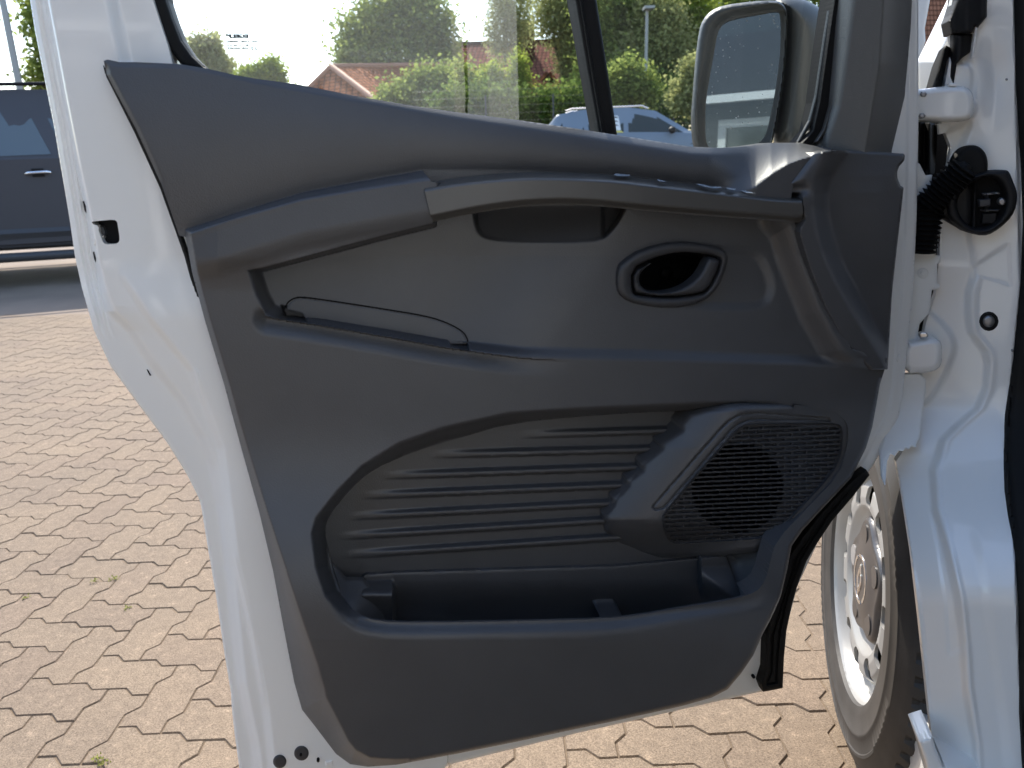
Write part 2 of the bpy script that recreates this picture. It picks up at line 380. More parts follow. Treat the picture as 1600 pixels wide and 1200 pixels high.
DOOR_BLOCK = P('47 0,55 50,110 350,147 517,217 633,293 743,325 857,362 1083,373 1200,547 1194,900 1139,1223 1075,1232 985,1290 860,1300 1000,1370 1180,1600 1200,1600 0')
cx = np.array([c[0] for c in cells]); cy = np.array([c[1] for c in cells])
rel = np.stack([cx, cy, np.full(len(cx), -H_CAM)], 1); dz = rel @ _f
sx = 800 + FPX * (rel @ _r) / dz; sy_ = 600 - FPX * (rel @ _u) / dz
vis = (sx > -40) & (sx < 1640) & (sy_ < 1240) & (sdf(sx, sy_, DOOR_BLOCK, 200) > -25)
score = np.where(vis, 1 / dz ** 3, 0)
order = np.argsort(-score); single = set(order[:300].tolist())
pme = bpy.data.meshes.new('paver'); pme.from_pydata(pverts.tolist(), [], pfaces); pme.materials.append(M['paver'])
SV = []; SF = []
for k, (x, y, r) in enumerate(cells):
    zz = random.gauss(0, 0.0005); ax, ay = random.gauss(0, 0.0035), random.gauss(0, 0.0035); yaw = PA + r + random.gauss(0, 0.006)
    if k in single:
        o = link(bpy.data.objects.new('paver', pme), pv); o.location = (x, y, 0.001 + zz); o.rotation_euler = (ax, ay, yaw)
    else:
        c, s = math.cos(yaw), math.sin(yaw); v = pverts; n0 = len(SV)
        q = np.c_[x + v[:, 0] * c - v[:, 1] * s, y + v[:, 0] * s + v[:, 1] * c, v[:, 2] + 0.001 + zz + v[:, 0] * ay + v[:, 1] * ax]
        SV.extend(q.tolist()); SF.extend([tuple(a + n0 for a in f) for f in pfaces])
rest = mesh_obj('paver_field', SV, SF, M['paver'], pv); rest['kind'] = 'stuff'
mm = MB()
for (px, py) in ((148, 909), (199, 951), (151, 1188), (160, 1194), (40, 935), (178, 905)):
    p = ground_pt(np.array([float(px)]), np.array([float(py)]))[0]
    for _ in range(26):
        q = Vector((p[0] + random.gauss(0, .006), p[1] + random.gauss(0, .006), random.uniform(0, .005)))
        a = random.uniform(0, 6.28); e = Vector((math.cos(a), math.sin(a), random.uniform(.2, 1))) * random.uniform(.003, .006); f_ = Vector((-math.sin(a), math.cos(a), 0)) * .002
        mm.add([q - f_, q + f_, q + e], [(0, 1, 2)])
mo = mm.build('moss', M['moss']); mo['kind'] = 'stuff'

# ------------------------------------------------------------------ the van
van = empty('van', (0.5, 1.0, 0), 'white van with its driver door wide open, dark grey inner trim facing us', 'van')

# --- white door frame
FR_OUT = P('-27 -462,47 0,55 50,85 200,110 350,117 400,128 450,147 517,173 573,217 633,260 690,293 743,313 783,325 857,338 933,350 1017,361 1083,362 1104,367 1150,373 1193,380 1250,640 1250,700 1195,900 1146,1112 1098,1188 1081,1206 1078,1221 1058,1228 985,1246 915,1300 800,1357 737,1368 720,1385 687,1404 650,1411 612,1419 530,1426 462,1432 350,1433 300,1435 200,1435 0,1440 -462')
WIN = P('176 -398,239 0,251 37,262 70,272 110,323 122,400 135,556 160,712 185,901 211,1100 245,1240 250,1282 236,1298 205,1310 165,1322 75,1332 0,1388 -398')
FR_CUT = P('330 200,395 420,462 640,500 780,520 900,545 1030,1100 1000,1200 820,1290 700,1330 420,1200 320,700 230')
LATCH_HOLE = P('142 346,156 345,178 343,183 346,184 352,187 372,186 378,182 381,165 382,161 379,158 371,154 362,154 353,146 351')
GROOVE = P('-16 -470,72 0,100 150,123 267,140 347,148 395,153 420,160 457,170 487,200 517,233 567,277 623,310 683,327 727,340 790,353 883,363 983,372 1067,393 1167,402 1250')
def fr_sd(X, Y):
    d = np.maximum(sdf(X, Y, FR_OUT), -sdf(X, Y, WIN)); d = np.maximum(d, -sdf(X, Y, FR_CUT)); return np.maximum(d, -sdf(X, Y, chaikin(LATCH_HOLE, 1)))
def fr_w(X, Y, S):
    so = sdf(X, Y, FR_OUT); gx = X - xat(Y, GROOVE)                   # gx < 0: outer flange
    step = sm((gx + 5) / np.interp(Y, [0, 400, 500], [11, 11, 20]))
    left = X < 700
    flange = -0.020 + 0.0013 * np.sin(np.clip(so, -60, 0) * 0.55) * sm((so + 30) / 8) * sm((540 - Y) / 60)
    flange = flange + 0.008 * sm((Y - 420) / 80)
    w = np.where(left, lerp(flange, 0.004, step), 0.0)
    # soft falls of the inner face
    w = w - np.where(left, 0.014 * sm((X - np.interp(Y, [-398, 0, 95, 140], [98, 162, 182, 230])) / 26) * sm((130 - Y) / 30), 0)
    hl = P('190 430,235 500,300 580,345 700,367 870,395 1000,415 1107,430 1250')
    w = w + np.where(left & (Y > 380), 0.007 * sm((X - xat(Y, hl)) / 16 + .5) * sm((Y - 400) / 100), 0)
    lc = P('228 560,277 640,312 710,330 800,352 900'); 
    w = w - np.where(left & (Y > 480), 0.005 * step * sm((60 - gx) / 60) * sm((Y - 470) / 60) * sm((860 - Y) / 150), 0)
    w = w + np.where(left, 0.0016 * np.exp(-((X - np.interp(Y, [870, 985, 1107], [367, 394, 415])) / 2.6) ** 2) * sm((Y - 860) / 20) * sm((1112 - Y) / 20) + 0.0016 * np.exp(-((X - np.interp(Y, [575, 630], [304, 318])) / 2.6) ** 2) * sm((Y - 572) / 12) * sm((634 - Y) / 12), 0)
    w = w + np.where(X > 1330, 0.004 * sm((so + 14) / -6), 0)
    rr = np.clip(1 + so / 4.5, 0, 1); w = w - 0.0035 * (1 - np.sqrt(1 - rr ** 2 * .999))
    return w
frame = relief('door_frame', (-32, -464, 1444, 1252), 1.8, fr_sd, fr_w, M['white'], van, skirt=lambda X, Y: np.where((X > 1150) & (Y < 262) & (sdf(X, Y, WIN) < 5), .003, .05), smooth=50)
relief('door_skin', (-32, -470, 1446, 1252), 14, lambda X, Y: np.maximum(sdf(X, Y, FR_OUT), -sdf(X, Y, WIN)), -0.066, M['white'], frame, skirt=0.012)
# claws, and a black plate that stands in for shade inside the slot
plate('slot_shade_plate', P('152 336,194 336,194 390,160 390'), -0.006, M['deep_black'], frame, thick=.02, step=4)
plate('latch_claw', P('155 352,163 353,167 366,161 370,157 364'), -0.002, M['handle_plastic'], frame, step=1.5, rnd=2)
plate('latch_claw', P('158 367,164 366,165 371,158 373'), -0.001, M['steel'], frame, step=1.2, rnd=2)
plate('latch_plate', P('147 374,152 369,156 366,161 374,163 380,152 382,148 384'), 0.002, M['steel'], frame, step=1.2, rnd=2)
for pl in ('129 315,131 314,134 322,135 334,132 329', '145 394,147 393,150 404,150 411,147 405', '229 577,231 578,236 587,234 587'):
    plate('edge_slit', P(pl), lambda X, Y: fr_w(X, Y, -20 + X * 0) + .0015, M['deep_black'], frame, step=1, rnd=1, rh=.0005, thick=.004)
def disc_poly(cx, cy, rx, ry=None, n=20, a0=0): 
    a = np.linspace(0, 2 * np.pi, n, endpoint=False) + a0; return np.c_[cx + rx * np.cos(a), cy + (ry or rx) * np.sin(a)]
for (hx, hy, r) in ((437, 1190, 10.5), (471, 1177, 11.5)):
    plate('hole_plug', disc_poly(hx, hy, r), lambda X, Y: fr_w(X, Y, X * 0 - 20) + .0025, M['handle_plastic'], frame, step=1.5, rnd=4, rh=.002, thick=.006)
for (hx, hy, r) in ((470, 1180, 2.2), (497, 1189, 2.4), (1178, 1058, 2.6)):
    plate('drain_hole', disc_poly(hx, hy, r, n=10), lambda X, Y: fr_w(X, Y, X * 0 - 20) + .0042, M['deep_black'], frame, step=.8, rnd=1, rh=.0003, thick=.004)
plate('square_boss', P('508 1189,520 1188,521 1197,509 1198'), lambda X, Y: fr_w(X, Y, X * 0 - 20) + .0012, M['white'], frame, step=1.2, rnd=2, rh=.001, thick=.003)
plate('weld_mark', P('1402 555,1406 553,1407 560,1403 566,1400 563'), lambda X, Y: fr_w(X, Y, X * 0 - 20) + .001, M['white_matt'], frame, step=1, rnd=2, rh=.001)

# --- main trim panel
TRIM = P('288 358,300 425,320 500,350 600,377 700,405 800,427 893,443 980,460 1067,472 1109,494 1137,525 1178,547 1194,575 1198,619 1195,712 1178,806 1159,900 1139,958 1127,1066 1103,1112 1090,1137 1077,1158 1052,1177 1024,1192 990,1205 966,1220 932,1230 890,1237 853,1253 830,1283 797,1330 747,1353 700,1363 667,1375 600,1382 578,1387 560,1330 545,1290 460,1256 395,1241 345,1206 330,983 290,800 285,675 285,662 268,657 265,567 281,474 299,380 327')
ARM_TOP = P('280 361,290 358,380 327.5,474 299,567 281,657 265,680 262'); 
REC = P('386 422,411 418,505 393,599 368,676 349,676 300,1420 300,1420 560,1420 579,1316 577,1247 573,1044 567,881 563,817 560,755 552,692 543,599 526,505 510,427 498,414 493,399 465')
CUP = chaikin(P('735 300,740 350,746 366,760 376,790 381,850 384,901 383,940 378,958 362,974 338,990 300'), 2)
FLAP_ARC = P('444 484,446 478,451 471,460 465.5,474 464,536 473,600 483,661 493,690 501,712 511,724 519,730 528,732 539')
FLAP = P('444 484,446 478,451 471,460 465.5,474 464,536 473,600 483,661 493,690 501,712 511,724 519,730 528,732 540,728 546,690 541,600 524,505 507,446 496')
HOLE = chaikin(P('1400 560,1000 645,900 651,794 662,725 682,643 707,581 734,546 765,508 813,507 834,519 868,539 896,545 905,552 940,580 963,620 972,656 973,828 970,942 967,1000 962,1066 949,1149 936,1186 924,1200 905,1204 880,1212 858,1262 812,1318 768,1345 700,1340 640,1310 600'), 1)
HOLE = chaikin(P('1240 638,1100 640,1000 645,900 651,794 662,725 682,643 707,581 734,546 765,512 808,507 834,515 868,522 900,536 935,556 960,590 971,656 973,828 970,942 967,1000 961,1066 949,1149 936,1182 925,1196 908,1203 880,1212 846,1264 791,1311 742,1324 700,1326 668,1318 653,1292 638'), 1)
WALL = P('1240 622,1100 624,1000 631,900 636,794 642,691 668,640 690,563 727,526 765,492 810,486 834,492 890,508 935,536 961,560 968,560 700,1240 700')
WALL = P('1245 624,1100 626,1000 631,900 636,794 643,691 666,622 690,563 727,526 765,492 808,485 834,492 888,506 932,530 962,570 985,600 985,700 975,700 800,1245 760')
HAND = chaikin(P('968 404,1060 372,1121 381,1150 378,1190 387,1210 423,1217 455,1202 484,1157 491,1044 484,990 476'), 2)
ENDCURVE = P('1222 330,1241 348,1255 395,1288 480,1320 537,1361 577')
RIDGE = P('985 320,815 560')
OPEN = chaikin(P('986 420,1019 403,1060 393,1101 396,1123 401,1127 408,1121 428,1108 452,1096 461,1044 467,996 463,986 457'), 1)
def trim_sd(X, Y):
    return np.maximum(sdf(X, Y, TRIM), -sdf(X, Y, HOLE))
def trim_w(X, Y, S):
    so = sdf(X, Y, TRIM); sr = sdf(X, Y, REC); shole = sdf(X, Y, HOLE); sw = sdf(X, Y, WALL)
    # overall bulge: mid part, pocket swelling, front face falling back
    w = 0.055 + 0.060 * sm5((Y - 640) / 350) - 0.013 * np.clip((Y - 1000) / 200, 0, 1.2)
    # armrest bevel, front
    dy = Y - yat(X, ARM_TOP)
    arm = sm((690 - X) / 8) * sm((460 - Y) / 60)
    t = np.clip(dy / np.interp(X, [290, 380, 660], [5, 11, 20]), 0, 1)
    bev = 0.03 + 0.036 * np.sin(t * np.pi / 2) + 0.004 * np.clip((dy - 20) / 60, 0, 1)
    w = lerp(w, np.where(dy > -6, bev, w), arm * np.interp(X, [288, 340], [.6, 1]))
    w = w - 0.008 * sm((dy - 60) / 40) * arm
    # recess
    rid = (X - np.interp(Y, [320, 560], [985, 815]))
    floor = 0.014 + 0.014 * np.clip((Y - 400) / 150, 0, 1) + 0.017 * sm((rid + 190) / 230)
    endd = seg_dist(X, Y, ENDCURVE, False)
    floor = floor + 0.021 * sm((48 - endd) / 46) * sm((X - 1175) / 30)
    sh = sdf(X, Y, HAND); floor = floor - 0.0045 * sm(-sh / 20)
    dleft = seg_dist(X, Y, P('386 424,399 465,414 493,426 499'), False); dbot = seg_dist(X, Y, P('420 497,505 510,599 526,692 543,755 552,817 560,881 563,1044 567,1247 573,1316 577,1420 579'), False)
    bw = np.interp(X, [440, 500, 700, 880], [8, 13, 15, 22])
    k = np.where(sr < 0, np.minimum(np.minimum(sm(-sr / 7), sm(dleft / 24)), sm(dbot / bw)), 0)
    lip = 0.010 * sm((30 - dbot) / 30) * (sr > 0) * sm((Y - 470) / 30) * sm((900 - X) / 160)
    w = lerp(w - lip, floor, k)
    # flap bed
    for nx_, ny_, hx, hy in ((460, 491, 16, 9), (718, 540, 13, 5)):
        q = np.maximum(np.abs(X - nx_ - (Y - ny_) * .3) - hx, np.abs(Y - ny_ - (X - nx_) * .2) - hy); w = w - 0.016 * sm(-q / 3 + .5)
    # cup behind the grab handle
    sc_ = sdf(X, Y, CUP)
    w = w - (0.024 * (1 - np.clip((Y - 322) / 58, 0, 1) ** 1.4) + 0.014 * sm((X - 938) / 8)) * sm(-sc_ / 8)
    w = lerp(w, -0.055, sm((6 - sdf(X, Y, OPEN)) / 3))          # opening for the inner door handle
    # walls running down into the ribbed recess
    wk = sm(-sw / 24) * sm((968 - Y) / 40) * sm((1240 - X) / 120)
    w = lerp(w, 0.016 + 0.05 * sm((Y - 860) / 110), wk)
    # rounded pocket lip
    ll = sm((34 - shole) / 34) * sm((Y - 900) / 60); w = w - 0.013 * ll ** 2
    # right side of the pocket
    w = w - 0.022 * sm((X - 1190) / 90) * sm((Y - 600) / 120) * sm((1000 - Y) / 160)
    # outer edge: left side face gets wide further down
    e = np.minimum(np.interp(Y, [300, 650, 800, 900, 1040, 1110, 1200], [9, 9, 13, 22, 42, 46, 46]), np.interp(X, [470, 500, 540, 580, 640], [60, 46, 30, 14, 7]))
    lf = X < 640
    ee = np.clip(-so / e, 0, 1); ez = 1 - np.maximum(0, 1 - ee) ** 1.25
    w0 = np.interp(Y, [300, 800, 1100], [0.034, 0.02, 0.016]); w0 = lerp(w0, w - .009, sm((X - 540) / 100) * sm((Y - 900) / 100))
    w = np.where(lf, lerp(w0, w, np.clip(ez, 0, 1)), w)
    r = np.clip(1 + so / 7, 0, 1); w = w - np.where(lf, 0, 0.009 * (1 - np.sqrt(1 - r ** 2 * .999)) * (Y > 590))
    return w
trim = relief('door_trim', (280, 258, 1395, 1204), 1.7, trim_sd, trim_w, M['trim'], van, skirt=lambda X, Y: np.where((Y > 930) & (sdf(X, Y, HOLE) > -4) & (sdf(X, Y, HOLE) < 4), .003, .03), smooth=60)

# --- upper trim below the window
UP = P('162 95,168 93,187 97,213 97,280 100,323 107,367 117,400 123,462 131,556 150,650 166,712 175,806 187,901 201,965 211,1040 223,1077 229,1121 231,1150 230,1171 228,1205 223,1249 223,1269 227,1300 232,1290 250,1256 258,1240 285,1236 310,1100 310,900 300,690 300,657 290,567 290,474 308,380 338,296 372,280 368,253 290,213 203,167 117')
UP_TOP = P('150 94,187 96,280 99,323 106,400 122,556 149,712 174,901 200,1077 228,1121 231,1171 228,1205 223,1249 223,1300 228')
def up_w(X, Y, S):
    yt = yat(X, UP_TOP); yb = yat(X, P('280 361,380 327,474 299,567 281,657 265,817 266,962 272,1133 292,1250 306'))
    dy = Y - yt; t = np.clip(dy / np.maximum(yb - yt, 30), 0, 1.1)
    w = 0.030 + 0.010 * np.sin(np.clip(t, 0, 1) * np.pi * .85) 
    w = w - np.interp(X, [200, 480, 900], [0.001, 0.0035, 0.009]) * np.clip(1 - dy / np.interp(X, [300, 900], [8, 13]), 0, 1) ** 1.35
    sh = sm((X - 1105) / 80)
    w2 = -0.006 + 0.064 * np.clip(dy / np.interp(X, [1110, 1180, 1230, 1270], [78, 66, 34, 18]), 0, 1) ** 0.85
    w = lerp(w, w2, sh)
    sl = sdf(X, Y, UP); w = w - 0.006 * sm(1 + sl / 7) * sm((262 - X) / 30) * sm((Y - 96) / 14)
    w = w - 0.010 * sm(1 - np.abs(dy - 0) / 3) * 0
    return w
relief('window_sill_trim', (155, 85, 1306, 380), 2.2, lambda X, Y: sdf(X, Y, UP), up_w, M['trim'], trim, skirt=0.03, smooth=32)
# black strip standing in for the shaded gap along the trim's rear edge
plate('edge_gap_shade', P('160 100,166 120,210 207,250 294,288 400,316 503,346 603,373 703,401 803,423 896,441 990,456 1070,468 1112,492 1142,500 1140,476 1104,450 985,432 893,410 800,382 700,355 600,325 500,297 400,258 290,217 203,172 115'), 0.009, M['rubber'], trim, thick=.012, rnd=3)

# --- hinge side end cover
ENDC = P('1212 299,1221 285,1231 271,1242 258,1254 247,1271 238,1300 234.5,1328 235,1380 238,1412 240,1414 243,1413 251,1405 260,1402 268,1402 277,1407 290,1412 293,1408 330,1400 400,1394 455,1389 540,1387 577,1375 578,1361 578,1320 537,1288 480,1268 430,1256 395,1247 362,1252 349,1256 343,1251 303')
B1 = P('1300 225,1283 240,1268 285,1266 322,1272 360,1281 395,1300 440,1326 486,1350 525,1372 560,1385 585'); B2 = P('1345 225,1330 238,1305 275,1296 301,1297 330,1304 362,1318 405,1341 447,1362 490,1383 529,1400 560')
def endc_w(X, Y, S):
    a = X - xat(Y, B1); b = xat(Y, B2) - xat(Y, B1); t = a / np.maximum(b, 8)
    w = 0.064 - 0.032 * sm(t * 1.0) + 0.008 * sm((t - 1) / 3)
    w = w - 0.010 * (1 - sm(t * 2 + 1)) * 0
    r = np.clip(1 + S / 4, 0, 1); w = w - 0.004 * (1 - np.sqrt(1 - r ** 2 * .999))
    return w - 0.020 * np.clip(1 + sdf(X, Y, ENDC) / 26, 0, 1) ** 1.7 * sm((1290 - X) / 50) * sm((310 - Y) / 20)
relief('end_cover', (1205, 228, 1420, 584), 2.0, lambda X, Y: sdf(X, Y, ENDC), endc_w, M['trim'], trim, skirt=0.035, smooth=55)

# --- grab handle bar
gh_top = chaikin(P('661 287,724 276,817 268.5,880 269,962 273,1023 281,1133 293,1210 303,1252 304'), 2, False)
gh_bot = chaikin(P('1256 342,1252 349,1206 345,1084 336.5,983 327,922 321,861 320,802 324,736 334,675 347'), 1, False)
GH = np.vstack([gh_top, gh_bot])
def gh_w(X, Y, S):
    dy = Y - np.interp(X, gh_top[:, 0], gh_top[:, 1]); yb = np.interp(X, gh_bot[::-1, 0], gh_bot[::-1, 1])
    w = 0.072 - 0.034 * (1 - np.sin(np.clip(dy / 13, 0, 1) * np.pi / 2)) - 0.010 * sm((Y - yb + 12) / 12) - 0.006 * np.clip((X - 1000) / 250, 0, 1)
    return w
relief('grab_handle', (655, 262, 1260, 354), 1.8, lambda X, Y: sdf(X, Y, GH), gh_w, M['trim_hard'], trim, skirt=0.03, smooth=60)
plate('painted_handle_shadow', P('657 264,700 262,780 263,850 266,800 272,724 279,664 292'), 0.034, M['black_plastic'], trim, thick=.01, rnd=3)  # black plate in place of the shadow above the bar
for pl in ('959 273,963 271,985 273,984 275,964 275', '1026 280,1036 282,1042 284.5,1030 283', '1086 287,1100 288,1112 292,1126 291.5,1128 293.5,1116 294,1098 291', '1134 292.5,1150 295,1148 297,1138 296', '1156 297,1170 299,1180 302,1166 301'):
    plate('film_scrap', P(pl), lambda X, Y: gh_w(X, Y + 5, 0) + .004, M['film'], trim, step=.9, rnd=1, rh=.0003, thick=.001)

# --- pocket flap
def flap_w(X, Y): return 0.0 * X + 0.014 + 0.014 * np.clip((Y - 400) / 150, 0, 1) + 0.017 * sm((X - np.interp(Y, [320, 560], [985, 815]) + 190) / 230) + .0008
plate('flap', P('447 484,449 478,454 472.5,461 467.5,474 466,536 475,600 485,661 495,689 503,711 513,722 520.5,727.5 529,729 537,700 538,690 536,600 520,505 504,478 499,472 490'), flap_w, M['trim'], trim, step=1.6, rnd=1.5, rh=.0006, thick=.002)
arc = chaikin(FLAP_ARC, 2, False); nrm = np.gradient(arc, axis=0); nrm = np.c_[-nrm[:, 1], nrm[:, 0]] / np.linalg.norm(nrm, axis=1)[:, None]
plate('flap_gap_shade', np.vstack([arc + nrm * .95, (arc - nrm * .95)[::-1]]), lambda X, Y: flap_w(X, Y) + .0002, M['deep_black'], trim, step=.9, rnd=.5, rh=0, thick=.001)  # thin black ribbon painted in for the shaded gap round the flap
# --- interior door handle
BEZ = chaikin(P('964 423,971 410,1003 389,1060 376,1121 385,1138 397,1135 419,1121 452,1097 473,1044 483,995 476,970 465,963 450'), 1)
bz = plate('handle_bezel', BEZ, 0.044, M['handle_plastic'], trim, step=1.6, rnd=13, rh=.006, thick=.012, hole=OPEN)
def cup_w(X, Y, S):
    r = np.hypot((X - 1050) / 68, (Y - 425) / 36); return 0.030 - 0.075 * np.sqrt(np.clip(1 - r * r, 0, 1)) + 0.014 * np.sqrt(np.clip(1 - ((X - 1041) / 11) ** 2 - ((Y - 427) / 10) ** 2, 0, 1))
relief('handle_cup', (978, 385, 1136, 475), 2.0, lambda X, Y: sdf(X, Y, OPEN) - 4, cup_w, M['deep_black'], bz, skirt=.004, smooth=60)  # cup coloured near-black to deepen the shade of the recess
LEV = chaikin(P('988 422,1018 409,1021 411,1006 421,999 432,1000 443,1008 450,1022 454,1046 452,1066 446,1080 437,1092 425,1102 405,1108 400,1122 404,1124 409,1118 428,1106 450,1094 458,1044 464,1000 460,989 455'), 2)
LEV = chaikin(P('986 422,1018 408,1022 411,1008 421,1000 432,1001 443,1009 451,1024 455,1048 453,1068 446,1082 436,1093 424,1102 405,1108 399,1123 403,1127 409,1120 428,1108 452,1095 460,1044 466,998 462,987 456'), 1)
relief('handle_lever', (978, 395, 1134, 474), 1.3, lambda X, Y: sdf(X, Y, LEV) + 2.0, lambda X, Y, S: 0.047 - 0.006 * sm((1075 - X) / 90) - 0.009 * (1 - np.sqrt(np.clip(1 - np.clip(1 + S / 9, 0, 1) ** 2, 0, 1))), M['handle_plastic'], bz, skirt=.014, smooth=50)

# --- ribbed panel behind the pocket
RIBP = P('1300 610,1000 640,790 655,640 700,575 730,535 765,500 810,499 836,508 872,530 905,540 925,1230 925,1330 760,1345 640')
RS = [(808, 680, 1100, 670.5), (668, 711, 1040, 701), (592, 744, 1016, 729), (560, 775, 996, 757), (540, 808, 975, 785), (524, 839, 960, 812), (532, 868, 972, 839)]
def rib_w(X, Y, S):
    w = 0.006 + 0.012 * 0 * X
    for (x0, y0, x1, y1) in RS:
        yc = y0 + (y1 - y0) * (X - x0) / (x1 - x0); k = sm((X - x0) / 170) ** .8 * sm((x1 + 40 - X) / 20); d = Y - yc
        prof = np.where(d < 0, sm((d + 9) / 8.5), sm((6.5 - d) / 3.5))
        w = w + 0.0105 * k * prof
    return w + 0.006 * sm((560 - X) / 60)
relief('ribbed_panel', (494, 605, 1350, 930), 1.8, lambda X, Y: sdf(X, Y, RIBP), rib_w, M['trim'], trim, skirt=.01, smooth=50, stepy=1.4)

# --- door pocket: liner, tabs, divider, floor
LIN = P('567 901,572 898,622 895,850 888,958 885,1004 881,1128 869,1135 870,1155 925,1185 960,1185 1060,545 1060,545 985,563 975,566 912')
def lin_w(X, Y, S):
    w = 0.013 - 0.022 * sm((Y - 905) / 70)
    tab = sm((618 - X) / 5) * sm((Y - 905) / 5)
    w = w + 0.040 * tab * sm((Y - 903) / 30)
    wd = sm((X - (1090 + (Y - 885) * 0.05)) / 6); w = w + wd * (0.02 + 0.05 * np.clip((Y - 885) / 70, 0, 1)) * sm((X - 1090 - (Y - 885) * 1.25 + 60) / 60)
    r = np.clip(1 + S / 3, 0, 1); return w - 0.001 * (1 - np.sqrt(1 - r ** 2 * .999)) * (Y < 930)
lin = relief('pocket_liner', (540, 864, 1192, 1064), 2.2, lambda X, Y: sdf(X, Y, LIN), lin_w, M['trim'], trim, skirt=.01, smooth=55)
plate('pocket_divider', P('924 937,932 934,950 932,959 934,972 962,990 1040,948 1040,938 964'), lambda X, Y: 0.004 + 0.085 * sm((Y - 934) / 60), M['trim'], trim, step=2, rnd=4, thick=.004, rh=.003)
mb = MB()
fl = [door_map(np.array([x]), np.array([y]), np.array([w]))[0] for (x, y, w) in ((545, 1010, .1), (1150, 990, .1), (1150, 1030, -.02), (545, 1050, -.02))]
mb.add([*fl, *[p - np.array([0, 0, .005]) for p in fl]], [(0, 1, 2, 3), (7, 6, 5, 4), (0, 4, 5, 1), (1, 5, 6, 2), (2, 6, 7, 3), (3, 7, 4, 0)]).build('pocket_floor', M['trim'], trim)
# side cheeks of the pocket (left, right)
plate('pocket_cheek', P('500 850,520 880,540 905,566 905,590 930,614 944,616 985,600 1010,540 1000,505 935'), lambda X, Y: 0.012 + 0.062 * sm((Y - 868) / 110) * sm((640 - X) / 100), M['trim'], trim, step=2.2, rnd=3, rh=.001, thick=.006, smooth=60)
plate('pocket_cheek', P('1134 868,1180 862,1215 850,1212 930,1160 950,1155 935'), lambda X, Y: 0.018 + 0.045 * sm((X - 1130) / 80) + .03 * sm((Y - 870) / 70), M['trim'], trim, step=2.2, rnd=3, rh=.001, thick=.006, smooth=60)

# --- loudspeaker housing and grille
SPK = P('1077 643,1068 653,1061 662,1063 670,1050 678,1036 686,1029 692,1031 699,1018 709,1005 719,1001 724,1001 733,990 741,979 748,978 757,970 766,957 777,956 786,950 794,942 803,943 812,948 820,945 829,951 836,959 843,963 852,970 860,980 866,997 869,1033 871,1133 868,1183 862,1212 842,1267 790,1313 742,1326 700,1328 668,1320 652,1296 637,1233 632,1150 633,1100 638')
GRL = chaikin(P('1034 815,1036 804,1085 744,1145 678,1156 667,1170 662,1300 662,1312 664,1317 672,1315 712,1300 742,1233 814,1207 839,1190 842,1060 850,1048 848,1040 838'), 1)
INS = P('1020 793,1023 788,1127 669,1140 657,1156 648,1185 645,1294 654,1296 657,1186 655,1170 656,1153 663,1138 677,1043 787,1036 794,1024 796')
SPK_L = P('1080 600,1071 655,940 812,958 850,975 900')
def spk_w(X, Y, S):
    left = X - np.interp(Y, [640, 812, 845, 875], [1072, 938, 950, 985]); t = np.clip(left / 95, 0, 1)
    w = 0.034 + 0.034 * (1 - (1 - t) ** 1.6) - 0.034 * sm((Y - 806) / 62) ** 1.2 * sm((1180 - X) / 120) - 0.012 * np.clip((Y - 700) / 150, 0, 1)
    tw = 0.055 + 0.060 * sm5((Y - 640) / 350) - 0.022 * sm((X - 1190) / 90) * sm((Y - 600) / 120)
    w = lerp(w, tw - .003, sm((X - 1150) / 150))
    so = sdf(X, Y, SPK); w = w - 0.006 * np.clip(1 + so / 10, 0, 1) ** 2 * (X < 1240)
    gi = sdf(X, Y, GRL); w = w - 0.0035 * sm(-gi / 2)
    si = sdf(X, Y, INS); w = w - 0.003 * sm(1 - np.abs(si) / 2.6) - .0012 * sm(-si / 2)
    return w
spk = relief('speaker_housing', (936, 626, 1334, 876), 1.5, lambda X, Y: np.maximum(sdf(X, Y, SPK), -(sdf(X, Y, GRL) + 3)), spk_w, M['trim'], trim, skirt=.04, smooth=50)
def grl_w(X, Y, S):
    w = spk_w(X, Y, S * 0 - 40) + 0.0015
    yy = Y + (X - 1040) * 0.046 - 840; row = np.floor(yy / 7.05); fy = yy / 7.05 - row
    xx = X / 22.5 + 0.5 * (row % 2); fx = xx - np.floor(xx)
    slot = sm((0.5 - np.abs(fy - .5) - 0.22) / .1) * sm((0.5 - np.abs(fx - .5) - 0.045) / .03)
    gi = sdf(X, Y, GRL); slot = slot * sm(-(gi + 3) / 2)
    deep = sm((72 - np.hypot((X - 1152) , (Y - 762) * 1.02)) / 3)
    return w - slot * (0.0035 + 0.022 * deep) + 0.0004 * deep
relief('speaker_grille', (1030, 658, 1322, 854), 1.25, lambda X, Y: sdf(X, Y, GRL), grl_w, M['handle_plastic'], trim, skirt=.01, smooth=40, stepy=0.85)

# --- mirror corner trim ("sail")
SAIL = P('1380 -397,1326 0,1316 75,1303 165,1292 205,1283 222,1272 231,1300 236,1340 239,1407 243,1415 133,1423 43,1425 0,1431 -397')
def sail_w(X, Y, S):
    xr = np.interp(Y, [-397, 0, 100, 235], [1412, 1380, 1374, 1352]); t = np.clip((X - xr) / 48, 0, 1.2)
    w = 0.006 + 0.00042 * (np.minimum(X, xr) - 1290) - 0.034 * t ** 1.3 - 0.006 * np.clip(1 - (X - np.interp(Y, [-397, 75, 165, 222], [1374, 1316, 1303, 1283])) / 12, 0, 1) ** 1.6
    return w - 0.018 * sm((Y - 195) / 45) * 0
relief('mirror_corner_trim', (1264, -400, 1436, 248), 2.2, lambda X, Y: sdf(X, Y, SAIL), sail_w, M['sail'], trim, skirt=.02, smooth=60)

